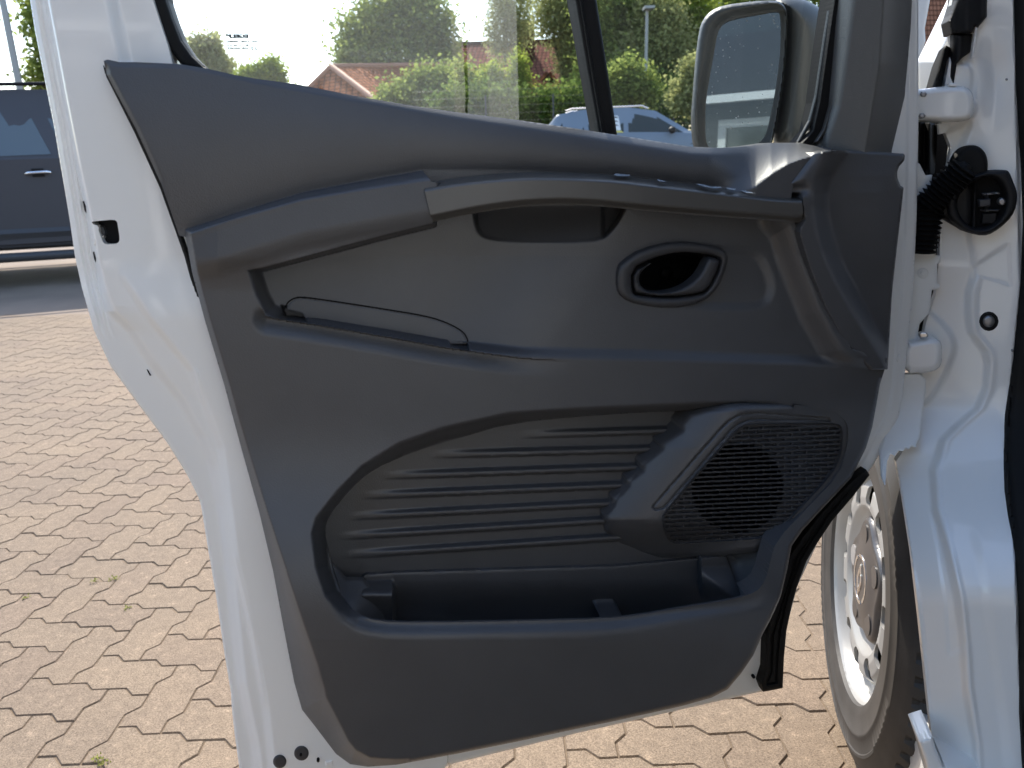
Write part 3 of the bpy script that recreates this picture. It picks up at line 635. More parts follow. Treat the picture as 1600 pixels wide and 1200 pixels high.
# --- window: rubbers, divider, glass, print
win = plate('window_glass', P('165 -405,230 20,275 105,330 118,712 184,900 212,1100 240,1250 240,1300 190,1392 -405'), -0.040, M['glass'], van, step=20, rnd=.01, rh=0, thick=0)
def seal(name, pl, w, mat, it=2, rnd=6, rh=.006, thick=.03):
    return plate(name, chaikin(P(pl), it, True) if it else P(pl), w, mat, win, step=1.1, rnd=rnd, rh=rh, thick=thick)
seal('window_rubber', '162 -400,233 0,247 37,260 70,282 100,290 104,330 110,318 104,300 87,283 63,270 30,260 0,200 -400', -0.018, M['rubber'], 0)
seal('window_rubber', '198 -400,258 0,268 30,281 64,298 88,322 108,323 107,301 86,285 62,272 30,262 0,203 -400', -0.026, M['black_plastic'], 0, 2, .002)
seal('window_rubber', '1380 -400,1322 0,1312 75,1299 162,1289 200,1278 218,1262 230,1252 224,1270 204,1280 160,1292 75,1303 0,1360 -400', -0.006, M['rubber'], 0, 2, .002)
seal('bright_trim_line', '1360 -400,1303 0,1292 66,1280 150,1270 190,1252 221,1247 221,1265 188,1275 150,1288 62,1298 0,1354 -400', -0.014, M['grey_plastic'], 0, 1, .001, .004)
seal('bright_trim_line', '1380 -400,1325 0,1315 75,1302 163,1291 204,1279 222,1274 222,1287 202,1298 162,1311 75,1320 0,1374 -400', 0.001, M['trim_hard'], 0, 2, .002, .004)
seal('window_divider', '830 -400,898 0,917 110,936 215,966 222,950 115,932 0,868 -400', -0.030, M['rubber'], 0, 6, .006)
seal('divider_lip', '836 -400,905 0,923 110,941 215,946 216,929 112,910 0,841 -400', -0.026, M['rubber'], 0, 2, .003, .006)
seal('belt_rubber', '318 108,400 124,556 151,712 176,901 202,965 212,1077 230,1121 233,1171 229,1205 224,1250 224,1250 240,1121 245,900 215,712 188,556 162,400 136,318 112', -0.014, M['rubber'], 0, 5, .006)
# glass print, seen mirrored from inside
ex = (door_map(np.array([400.]), np.array([55.]), np.array([-.0385])) - door_map(np.array([399.]), np.array([55.]), np.array([-.0385])))[0]
exn = Vector(-ex).normalized(); eyn = Vector((0, 0, 1)); ezn = exn.cross(eyn)
def glass_text(txt, px, py, size_px, wid=None, bold=.0002):
    c = bpy.data.curves.new('glass_print', 'FONT'); c.body = txt; c.size = size_px * 0.00066; c.align_x = 'LEFT'; c.align_y = 'BOTTOM_BASELINE'; c.offset = bold
    t = bpy.data.objects.new('t', c); COL.objects.link(t); dg = bpy.context.evaluated_depsgraph_get(); me = bpy.data.meshes.new_from_object(t.evaluated_get(dg)); bpy.data.objects.remove(t)
    if wid: 
        vx = [v.co.x for v in me.vertices]; k = wid * 0.00066 / max(max(vx) - min(vx), 1e-6)
        for v in me.vertices: v.co.x *= k
    p = Vector(door_map(np.array([float(px)]), np.array([float(py)]), np.array([-.0375]))[0])
    for v in me.vertices: v.co = p + exn * v.co.x + eyn * v.co.y - wpos(win)
    me.materials.append(M['ink']); return link(bpy.data.objects.new('glass_print', me), win)
glass_text('EGELIS', 388.5, 59, 7.0, 35, .0004); glass_text('SAFE TRANSP. TEMPERED', 403, 66.5, 4.2, 49); glass_text('SECU V4 ASU M 22', 389, 72, 3.9, 35); glass_text('43R-000499', 388.5, 77, 4.4, 33)
glass_text('E2', 401, 77.5, 6.2, 7.5, .0002); glass_text('1 4', 376, 84, 4, 6)
def ring_print(cx, cy, r, n):
    a = np.linspace(0, 2 * np.pi, n, endpoint=False); o = door_map(cx + r * np.cos(a), cy + r * np.sin(a), np.full(n, -.0375)); i = door_map(cx + (r - 1.3) * np.cos(a), cy + (r - 1.3) * np.sin(a), np.full(n, -.0375))
    mesh_obj('glass_print', np.vstack([o, i]), [(k, (k + 1) % n, n + (k + 1) % n, n + k) for k in range(n)], M['ink'], win)
ring_print(397.5, 74.5, 5.8, 20); ring_print(397, 57.5, 4.6, 4)

# --- wheel arch seal on the front lower door edge
plate('arch_seal', P('1353 733,1359 742,1330 779,1300 814,1276 850,1260 877,1246 915,1237 947,1229 985,1225 1027,1223 1075,1209 1078,1192 1081,1187 1068,1194 1046,1196 990,1208 950,1222 905,1233 868,1250 842,1285 797,1330 750'), lambda X, Y: 0.016 + X * 0, M['rubber'], frame, step=1.6, rnd=5, rh=.004, thick=.035,
      extra=lambda X, Y, S: -0.004 * sm(1 - np.abs(S + 11) / 3))

# --- side mirror outside the window
def mir_map(px, py, w):
    d = rays(px, py); n = MIRN; p0 = np.array(at(1160., 120., 1.16)); s = ((p0 - CAM) @ n + w) / (d @ n); return CAM + d * s[..., None]
_md = rays(1165., 120.); _md = _md / np.linalg.norm(_md); _mr = np.array([-0.30, -1.0, 0.17]); _mr /= np.linalg.norm(_mr); MIRN = _mr - _md; MIRN /= np.linalg.norm(MIRN); mir_map.off = -MIRN
MO = chaikin(P('1079 190,1081 160,1086 95,1092 48,1098 31,1110 17,1130 8,1177 2,1212 0,1224 6,1230 18,1230 60,1226 110,1221 150,1213 195,1205 232,1190 240,1090 240,1082 228'), 1)
MI = chaikin(P('1102 215,1102 165,1106 135,1114 90,1121 50,1128 38,1142 30,1180 23,1212 17,1220 20,1220 75,1215 120,1210 150,1202 190,1196 212,1186 224,1160 233,1115 233,1106 229'), 1)
sm_e = relief('side_mirror', (1070, -12, 1240, 250), 2.0, lambda X, Y: np.maximum(sdf(X, Y, MO), -sdf(X, Y, MI)),
              lambda X, Y, S: -0.016 * (1 - np.sqrt(np.clip(1 - np.clip(1 + sdf(X, Y, MO) / 8, 0, 1) ** 2, 0, 1))) - 0.022 * sm((16 - sdf(X, Y, MI)) / 16), M['grey_plastic'], van, mir_map, skirt=.03, smooth=50)
relief('mirror_glass', (1086, 5, 1240, 250), 2, lambda X, Y: sdf(X, Y, MI) - 4, -0.026, M['mirror'], sm_e, mir_map, skirt=.003)
# rounded shell running back and to the post
MB2 = [(MO * [1, 1], -.02), ]
sv = []; sf = []; nO = len(MO); mc = MO.mean(0)
depths = [(-.012, 1.0), (-.05, 1.0), (-.085, .93), (-.11, .78), (-.122, .5), (-.126, .15)]
for w_, s_ in depths: sv.append(mir_map(*(mc + (MO - mc) * s_).T, np.full(nO, 0.0)) + (-MIRN) * -w_)
sv = np.vstack(sv)
for r_ in range(len(depths) - 1):
    for k in range(nO): sf.append((r_ * nO + k, r_ * nO + (k + 1) % nO, (r_ + 1) * nO + (k + 1) % nO, (r_ + 1) * nO + k))
sf.append(tuple((len(depths) - 1) * nO + k for k in range(nO)))
mesh_obj('mirror_shell', sv, sf, M['grey_plastic'], sm_e, 50)
ARMP = chaikin(P('1205 -2,1240 -6,1270 4,1290 20,1304 50,1306 110,1296 180,1284 240,1205 240,1218 150,1228 60,1226 20'), 2)
relief('mirror_arm', (1190, -20, 1315, 250), 2.2, lambda X, Y: sdf(X, Y, ARMP), lambda X, Y, S: -0.012 - 0.05 * (1 - np.sqrt(np.clip(1 - np.clip(1 + S / 40, 0, 1) ** 2, 0, 1))) - .03 * sm((X - 1225) / 80), M['grey_plastic'], sm_e, mir_map, skirt=.06, smooth=50)
plate('mirror_foot', P('1246 184,1250 180,1290 178,1282 240,1244 240'), -.028, M['black_plastic'], sm_e, mp=mir_map, step=2, rnd=4, thick=.05)

# --- front door post (rear face), hinges, boot, seals
PIL = P('1494 -420,1488 0,1482 31,1487 74,1477 130,1470 190,1486 230,1480 272,1470 330,1468 400,1462 460,1448 500,1440 540,1432 640,1412 704,1400 721,1405 745,1410 771,1425 867,1437 971,1450 1096,1456 1150,1446 1156,1435 1159,1437 1166,1445 1180,1460 1250,1720 1250,1720 -420')
C1 = P('1530 -40,1526 40,1520 91,1528 120,1526 160,1522 200,1500 260,1520 360,1530 420,1519 457,1518 492,1522 520,1545 549,1549 568,1545 606,1532 638,1500 666,1478 688,1472 710,1463 733,1467 796,1484 858,1501 933,1509 1012,1513 1075,1526 1158,1532 1250')
HB = chaikin(P('1430 470,1450 478,1480 505,1497 530,1496 555,1474 603,1456 631,1430 640'), 2)
HB2 = chaikin(P('1440 60,1500 92,1518 95,1526 115,1522 150,1530 165,1520 195,1470 215,1440 215'), 2)
def pil_w(X, Y, S):
    c = X - xat(Y, C1)
    drop = np.interp(Y, [-40, 90, 150, 260, 420, 470, 640, 720, 800, 1250], [.006, .008, .01, .008, .005, .010, .013, .008, .010, .014])
    bead = 0.0022 * np.exp(-((c - 3) / 4.5) ** 2) * sm((Y - 425) / 30)
    ww = np.interp(Y, [0, 430, 640, 720, 1250], [18, 14, 12, 14, 10])
    w = bead - drop * (1 - sm((c + ww) / ww))
    w = w - np.where(Y > 690, 0.03 * np.clip(-c / 62, 0, 1) * sm((Y - 690) / 60), 0)
    w = w + 0.010 * sm(-sdf(X, Y, HB) / 10) + 0.010 * sm(-sdf(X, Y, HB2) / 12)
    w = w - 0.007 * np.exp(-((Y - 118) / 45) ** 2) * sm((c - 2) / 30) * sm((1590 - X) / 40)
    w = w + 0.003 * sm((X - np.interp(Y, [700, 800, 920, 1080, 1200], [1500, 1505, 1528, 1550, 1566])) / 22) * sm((Y - 800) / 90)
    # triangular dent above the plug
    tri = P('1517 416,1578 376,1582 450,1560 442,1529 434,1518 452'); w = w - 0.0016 * sm(-sdf(X, Y, tri) / 5)
    w = w - 0.012 * sm((X - np.interp(Y, [0, 450, 560, 700, 870, 1000, 1200], [1582, 1592, 1581, 1568, 1584, 1589, 1597])) / 6)
    tr2 = P('1448 788,1470 820,1490 880,1506 950,1512 1010,1480 1030,1474 940,1462 860'); w = w - 0.002 * sm(-sdf(X, Y, tr2) / 6)
    return w
post = relief('door_post', (1395, -424, 1720, 1250), 2.5, lambda X, Y: sdf(X, Y, PIL), pil_w, M['white'], van, pillar_map, skirt=.012, smooth=55)
SEALP = np.vstack([P('1592 -420,1585 0,1588 133,1597 267,1600 350,1595 444,1584 560,1572 650,1570 706,1573 770,1587 867,1592 950,1594 1117,1601 1250'), P('1720 1250,1720 -420')])
plate('opening_seal', SEALP, lambda X, Y: pil_w(X, Y, 0) + 0.020, M['rubber'], post, pillar_map, thick=.03, rnd=16, rh=.016)
# plug button on the post
plate('rubber_washer', disc_poly(1545, 502, 16), lambda X, Y: 0.002 + X * 0, M['rubber'], post, pillar_map, step=1.6, rnd=5, rh=.003)
plate('button', disc_poly(1545, 502, 9.5), lambda X, Y: 0.006 + X * 0, M['dull_steel'], post, pillar_map, step=1.3, rnd=7, rh=.004)
plate('small_rivet', disc_poly(1573, 124, 2, n=10), lambda X, Y: pil_w(X, Y, 0) + .002, M['dull_steel'], post, pillar_map, step=.8, rnd=2, rh=.001)
plate('small_rivet', disc_poly(1582, 548, 2, n=10), lambda X, Y: pil_w(X, Y, 0) + .003, M['dull_steel'], post, pillar_map, step=.8, rnd=2, rh=.001)
# sill step at the bottom
plate('sill_edge', P('1435 1158,1440 1156,1457 1151,1462 1170,1475 1200,1490 1250,1462 1250,1446 1190'), lambda X, Y: 0.012 + X * 0, M['white'], post, pillar_map, step=2, rnd=7, rh=.006, thick=.05)
# black sheet added behind the gap in place of its shade
plate('gap_shade_sheet', P('1424 182,1490 182,1490 420,1470 480,1455 560,1424 560'), -0.07, M['deep_black'], post, pillar_map, step=8, rnd=1, rh=0)
# fender edge plates behind the door strip
plate('fender_bracket', P('1425 355,1449 366,1462 375,1462 399,1470 400,1469 410,1464 412,1464 443,1469 446,1467 452,1456 453,1452 489,1437 506,1432 532,1415 534,1420 420'), 0.012, M['white_matt'], post, pillar_map, step=1.6, rnd=3, rh=.0015, thick=.006)
plate('bracket_boss', disc_poly(1442, 427, 9), 0.0135, M['white_matt'], post, pillar_map, step=1.5, rnd=3, rh=.002)
plate('bracket_screw', disc_poly(1442, 427, 4), 0.016, M['white_matt'], post, pillar_map, step=1, rnd=2, rh=.001)
plate('fender_bracket', P('1400 584,1437 584,1447 594,1446 612,1437 684,1431 694,1432 699,1424 697,1420 702,1414 700,1411 705,1404 704,1398 712,1391 709,1386 722,1383 760,1378 748,1374 706,1395 640'), 0.022, M['white_matt'], post, pillar_map, step=1.6, rnd=3, rh=.0015, thick=.006)
def hinge(pl, wz, bolts):
    hg = plate('hinge', chaikin(P(pl), 1), wz, M['white'], post, pillar_map, step=1.6, rnd=10, rh=.012, thick=.04)
    return hg
hinge('1425 141,1440 139,1470 135,1504 134,1514 138,1521 148,1522 165,1520 182,1511 189,1480 191,1436 188,1425 186', 0.034, 1)
plate('hinge_pin', P('1482 132,1484 130,1494 130,1496 133,1494 135,1484 135'), 0.03, M['white'], post, pillar_map, step=1, rnd=2, rh=.001)
for hx, hy in ((1443, 147), (1441, 181)):
    plate('hinge_bolt', disc_poly(hx, hy, 5.5, 4.5, 6), 0.038, M['dull_steel'], post, pillar_map, step=1, rnd=2, rh=.002)
hinge('1412 536,1440 531,1456 528,1468 531,1472 540,1472 566,1466 577,1450 582,1412 584', 0.036, 0)
plate('hinge_pin', P('1436 521,1440 519,1448 520,1451 524,1448 528,1438 528'), 0.034, M['steel'], post, pillar_map, step=1, rnd=2, rh=.001)
# dark rubber and plastic around the upper corner
plate('fender_rubber', P('1478 71,1487 75,1477 135,1470 190,1449 190,1446 160,1449 138,1458 105,1469 79'), lambda X, Y: -0.01 + 0.02 * np.cos((X - np.interp(Y, [71, 135], [1478, 1463])) / 5), M['rubber'], post, pillar_map, step=1.6, rnd=3, rh=.002)
plate('fender_rubber', P('1434 190,1442 190,1464 194,1464 230,1460 272,1446 274,1434 250'), lambda X, Y: -0.03 + 0.008 * np.cos((X - 1436) / 2.6), M['rubber'], post, pillar_map, step=1.4, rnd=3, rh=.002)
plate('corner_block', P('1500 -130,1493 0,1486 23,1482 33,1486 53,1519 51,1522 42,1528 43,1542 26,1544 -130'), lambda X, Y: 0.02 + 0.006 * np.cos((X - 1512) / 7), M['black_plastic'], post, pillar_map, step=1.6, rnd=6, rh=.008, thick=.03)
plate('corner_stem', P('1487 54,1521 52,1517 81,1503 91,1495 100,1490 132,1481 119,1486 80'), lambda X, Y: 0.006 + 0.006 * np.cos((X - 1500) / 6), M['black_plastic'], post, pillar_map, step=1.6, rnd=4, rh=.004)
plate('flange_edge', P('1524 40,1527 44,1522 90,1518 91'), 0.014, M['white'], post, pillar_map, step=1, rnd=2, rh=.001)
plate('flange_edge', P('1466 193,1486 194,1482 203,1476 208,1467 210'), 0.004, M['white_matt'], post, pillar_map, step=1.4, rnd=2, rh=.001)
plate('flange_edge', P('1430 252,1437 256,1446 274,1457 273,1454 290,1443 308,1430 308'), 0.004, M['white'], post, pillar_map, step=1.4, rnd=3, rh=.002)
# windscreen post and cowl beyond (sunlit)
def cowl_map(px, py, w):
    d = rays(px, py); s = (1.16 - np.asarray(w)) / d[..., 1]; return CAM + d * s[..., None]
cowl_map.off = np.array([0, 1.0, 0])
plate('windscreen_post', P('1629 -300,1482 0,1460 45,1434 98,1428 110,1428 200,1440 200,1450 150,1470 100,1490 60,1520 0,1662 -300'), lambda X, Y: 0.0 + 0.03 * np.clip((X - np.interp(Y, [-300, 0, 98], [1629, 1482, 1436])) / 26, 0, 1), M['white'], post, cowl_map, step=2, rnd=4, rh=.003, thick=.004)
plate('windscreen_post', P('1430 -40,1457 -40,1453 0,1445 44,1446 65,1436 95,1428 110'), -0.5, M['white'], post, cowl_map, step=2, rnd=4, rh=.003, thick=.004)
# check strap cover and wiring boot
CS = chaikin(P('1478 318,1481 308,1497 290,1518 274,1540 267,1570 265,1577 268,1583 284,1588 296,1590 308,1586 330,1574 347,1552 364,1536 369,1512 364,1500 356,1482 343'), 1)
CSI = chaikin(P('1494 320,1500 300,1522 282,1545 276,1560 280,1570 295,1573 315,1566 338,1550 353,1530 358,1512 352,1500 338'), 2)
cst = plate('check_strap_cover', CS, 0.03, M['black_plastic'], post, pillar_map, step=1.6, rnd=7, rh=.012, thick=.05, hole=CSI)
plate('cover_back', CSI + (CSI - CSI.mean(0)) * .08, 0.004, M['deep_black'], cst, pillar_map, step=4, rnd=1, rh=0)
for pl, wz, mt in (('1523 272,1526 272,1524 360,1519 360', .016, 'black_plastic'), ('1529 312,1548 310,1548 322,1531 324', .02, 'handle_plastic'), ('1536 302,1560 300,1562 303,1537 306', .016, 'dull_steel'), ('1541 303,1544 303,1544 330,1541 330', .018, 'steel'), ('1533 327,1562 327,1560 331,1534 330', .016, 'handle_plastic'), ('1535 333,1558 332,1556 350,1534 350', .012, 'black_plastic')):
    plate('strap_part', P(pl), wz, M[mt], cst, pillar_map, step=1.2, rnd=2, rh=.002)
plate('strap_bolt', disc_poly(1566, 315, 6, 6, 12), .024, M['dull_steel'], cst, pillar_map, step=1, rnd=3, rh=.002)
plate('boot_cone', P('1436 304,1462 300,1490 288,1512 276,1520 300,1518 350,1508 362,1484 348,1462 334,1436 336'), lambda X, Y: 0.018 + X * 0, M['black_plastic'], post, pillar_map, step=1.8, rnd=12, rh=.01, thick=.03)
plate('boot_tongue', chaikin(P('1485 300,1488 258,1498 237,1514 226,1530 228,1541 240,1544 256,1542 275,1500 295'), 2), 0.022, M['rubber'], post, pillar_map, step=1.8, rnd=8, rh=.008, thick=.02)
bt = MB(); a = pillar_map(np.array([1512., 1450.]), np.array([256., 320.]), np.array([.03, .022])); N = 44
pts = [Vector(a[0]) + (Vector(a[1]) - Vector(a[0])) * (k / N) for k in range(N + 1)]
bt.tube(pts, [(0.0165 + 0.0035 * math.cos(k * math.pi / 2)) * min(1, .3 + k * .14) for k in range(N + 1)], 16).build('wiring_boot', M['rubber'], post, 80)
bt = MB(); a = pillar_map(np.array([1450., 1436.]), np.array([316., 392.]), np.array([.015, .01])); N = 40
pts = [Vector(a[0]) + (Vector(a[1]) - Vector(a[0])) * (k / N) for k in range(N + 1)]
bt.tube(pts, [0.019 + 0.003 * math.cos(k * math.pi / 2) for k in range(N + 1)], 16).build('wiring_boot', M['rubber'], post, 80)

# --- front wheel
WC = np.array([0.607, 1.21, 0.351]); WA = -VSIDE        # outer normal points left
WF = VAX
def wheel_pt(r, th, o): return WC + WF * (r * np.cos(th))[..., None] + np.array([0, 0, 1.0]) * (r * np.sin(th))[..., None] + WA * np.asarray(o)[..., None]
whe = bpy.data.objects.new('wheel', None); whe.empty_display_size = .05; link(whe, van); whe.location = Vector(WC) - wpos(van)
prof = [(.214, -.012), (.222, .004), (.232, .010), (.250, .013), (.252, .0145), (.256, .0145), (.258, .013), (.278, .012), (.280, .0135), (.284, .013), (.286, .011), (.303, .004), (.312, -.004), (.320, -.014), (.326, -.024), (.331, -.036), (.333, -.047), (.334, -.052), (.327, -.054), (.327, -.060), (.334, -.062), (.336, -.085), (.336, -.094), (.328, -.096), (.328, -.104), (.336, -.106), (.336, -.128), (.328, -.130), (.328, -.138), (.335, -.140), (.333, -.160), (.326, -.180), (.300, -.2), (.25, -.206), (.214, -.19)]
NT = 360; th = np.linspace(0, 2 * np.pi, NT, endpoint=False); V = []
prof = [(.2125 + (r - .214) * 1.127, o) for r, o in prof]; prof[0] = (.2055, -.008); prof[1] = (.2115, .0095); prof[2] = (.228, .0135)
for k, (r, o) in enumerate(prof):
    rr = np.full(NT, r); ph = (np.arange(NT) + int((-o) * 60)) % 6
    if 13 <= k <= 17 or 29 <= k <= 31: rr = rr - np.where(ph <= 1, .008, 0)
    if k in (20, 21, 22, 25, 26): rr = rr - np.where((np.arange(NT) + int(-o * 160)) % 6 == 3, .005, 0)
    if 7 <= k <= 11: rr = rr + 0 * rr
    oo = np.full(NT, o)
    if k in (7, 8): oo = oo + np.where((np.arange(NT) % 60 > 8) & (np.arange(NT) % 60 < 34) & (np.arange(NT) % 3 > 0), .0012, 0)
    V.append(wheel_pt(rr, th, oo))
V = np.vstack(V); F = []
for k in range(len(prof) - 1):
    a = np.arange(NT); b = (a + 1) % NT; F.append(np.stack([k * NT + a, k * NT + b, (k + 1) * NT + b, (k + 1) * NT + a], 1))
mesh_obj('tyre', V, np.vstack(F), M['tyre'], whe, 35)
def whl_map(u, v, w): return WC + WF * np.asarray(u)[..., None] / 1000 - np.array([0, 0, 1.0]) * np.asarray(v)[..., None] / 1000 + WA * np.asarray(w)[..., None]
whl_map.off = -WA
def rim_sd(X, Y):
    r = np.hypot(X, Y); d = r - 209; t = np.arctan2(Y, X)
    for k in range(12):
        a = k * 2 * np.pi / 12 + .12; hx, hy = 152 * np.cos(a), 152 * np.sin(a)
        lx = (X - hx) * np.cos(a) + (Y - hy) * np.sin(a); ly = -(X - hx) * np.sin(a) + (Y - hy) * np.cos(a)
        e = (((np.abs(lx) / 19) ** 3 + (np.abs(ly) / 18) ** 3) ** (1 / 3) - 1) * 16; d = np.maximum(d, -e)
    return d
def rim_w(X, Y, S):
    r = np.hypot(X, Y)
    return np.interp(r, [0, 70, 90, 105, 118, 130, 145, 165, 178, 186, 193, 199, 204, 210, 214], [-.012, -.012, -.016, -.024, -.016, -.006, -.004, -.007, -.022, -.036, -.036, -.018, -.002, .004, 0])
relief('rim', (-224, -224, 224, 224), 2.2, rim_sd, rim_w, M['rim'], whe, whl_map, skirt=.006, smooth=55)
relief('rim_hole_shade', (-224, -224, 224, 224), 16, lambda X, Y: np.hypot(X, Y) - 200, -.085, M['deep_black'], whe, whl_map, skirt=.06)  # black disc behind the rim holes, painted in for the shade there
capr = lambda t: 104 + 9 * np.cos(5 * t + .3)
hc = relief('hub_cap', (-120, -120, 120, 120), 3, lambda X, Y: np.hypot(X, Y) - capr(np.arctan2(Y, X)), lambda X, Y, S: -.001 - .008 * np.clip(1 + S / 10, 0, 1) ** 2 - .006 * sm((np.hypot(X, Y) - 40) / 50), M['cap'], whe, whl_map, skirt=.012, smooth=45)
for k in range(5):
    a = k * 2 * np.pi / 5 - .06 + np.pi / 5 * 0
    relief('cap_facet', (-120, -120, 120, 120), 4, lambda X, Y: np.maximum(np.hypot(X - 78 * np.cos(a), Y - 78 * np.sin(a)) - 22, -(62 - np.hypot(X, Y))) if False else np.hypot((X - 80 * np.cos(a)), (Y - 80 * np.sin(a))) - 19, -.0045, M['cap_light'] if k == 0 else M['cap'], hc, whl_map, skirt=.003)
relief('cap_ring', (-56, -56, 56, 56), 2, lambda X, Y: np.maximum(np.maximum(np.hypot(X, Y) - 44, 38 - np.hypot(X, Y)), 6 - np.abs(X * .8 + Y * .6)), -.0002, M['chrome'], hc, whl_map, skirt=.003)
LOZ = P('0 -34,15 0,0 34,-15 0'); LOZI = P('0 -20,8 0,0 20,-8 0')
plate('emblem', LOZ, .002, M['chrome'], hc, whl_map, step=1.6, rnd=4, rh=.002, hole=LOZI)
# --- rest of the van: side wall behind the opening, roof, far side, dark cabin (behind and beside the camera)
HP = np.array([0.52, 1.02, 0.0])
def vp(s, t, z): return tuple(HP - VAX * s + VSIDE * t + np.array([0, 0, z]))      # s rearwards from the hinge, t inwards
def vbox(b, s0, s1, t0, t1, z0, z1):
    v = [vp(s, t, z) for z in (z0, z1) for s, t in ((s0, t0), (s1, t0), (s1, t1), (s0, t1))]
    return b.add(v, [(0, 3, 2, 1), (4, 5, 6, 7), (0, 1, 5, 4), (1, 2, 6, 5), (2, 3, 7, 6), (3, 0, 4, 7)])
b = MB(); vbox(b, 1.11, 4.2, 0, .05, .28, 1.95); vbox(b, .3, 4.2, 0.16, 1.9, 1.95, 1.99); vbox(b, 4.15, 4.2, .05, 1.9, .28, 1.95); vbox(b, -.9, 4.2, 1.86, 1.9, .28, 1.95); vbox(b, .1, 1.13, .06, .16, .22, .34)
b.build('body_side', M['white'], van)
b = MB(); vbox(b, -.9, -.06, .0, .02, .80, 1.09); b.build('fender', M['white'], van)  # unseen panel added to block sun from the hinge gap
b = MB(); vbox(b, .985, 1.07, .015, .10, .34, 1.9); b.build('door_jamb', M['white'], van)
b = MB(); vbox(b, 1.071, 1.108, .03, .06, .3, 1.93); b.build('jamb_gap_seal', M['rubber'], van)
b = MB(); vbox(b, .16, 1.2, .2, 1.84, .36, .40); vbox(b, -.35, .0, .3, 1.84, .6, 1.1); b.build('dashboard', M['black_plastic'], van)
b = MB(); vbox(b, 1.3, 1.34, .06, 1.84, .4, 1.9); b.build('bulkhead', M['bulk'], van)
b = MB(); vbox(b, -.3, 1.28, 1.78, 1.845, .41, 1.3); b.build('door_lining', M['black_plastic'], van)  # unseen dark panel added to cut light on the hinge-side trim
b = MB(); vbox(b, .28, 1.29, .2, 1.84, 1.90, 1.94); b.build('headliner', M['bulk'], van)
b = MB(); vbox(b, .55, 1.05, .32, .85, .42, .78); vbox(b, .95, 1.15, .32, .85, .7, 1.45); b.build('driver_seat', M['trim'], van)

# ------------------------------------------------------------------ showroom behind the camera, seen in the door mirror
sh = empty('showroom', (0, -7.5, 0), 'low grey showroom with dark fascia and white glazed door, seen in the door mirror', 'building')
b = MB(); b.box((-1, -8.2, 1.18), (22, 1.0, 2.36)); b.build('wall', M['wallgrey'], sh)
b = MB(); b.box((-1, -8.05, 2.78), (22.4, 1.5, .66)); b.build('fascia', M['facade'], sh)
b = MB(); b.box((-1, -8.2, 4.2), (22.2, 1.6, 2.17)); b.build('wall_cladding', M['cladding_blue'], sh)
b = MB(); b.box((-1, -7.26, 2.40), (22.4, .08, .09)); b.build('fascia_ledge', M['upvc'], sh)
def glazed_door(x0, x1, parent):
    f_ = MB(); z0, z1, y = .05, 2.2, -7.66; t = .1
    f_.box(((x0 + x1) / 2, y, z1 - t / 2), (x1 - x0, .1, t)); f_.box(((x0 + x1) / 2, y, z0 + t / 2), (x1 - x0 - .001, .1, t))
    n = max(1, round((x1 - x0) / .95))
    for k in range(n + 1):
        f_.box((x0 + (x1 - x0) * k / n, y + .003, (z0 + z1) / 2), (t, .1, z1 - z0 - .002))
    o = f_.build('door_frame', M['upvc'], parent)
    for k in range(n):
        g = MB(); g.box(((x0 + (x1 - x0) * (k + .5) / n), y, (z0 + z1) / 2), ((x1 - x0) / n - t, .02, z1 - z0 - 2 * t)); g.build('glass_panel', M['hatchglass'], o)
glazed_door(-2.55, -.65, sh); glazed_door(1.6, 5.3, sh); glazed_door(-8, -4.4, sh)

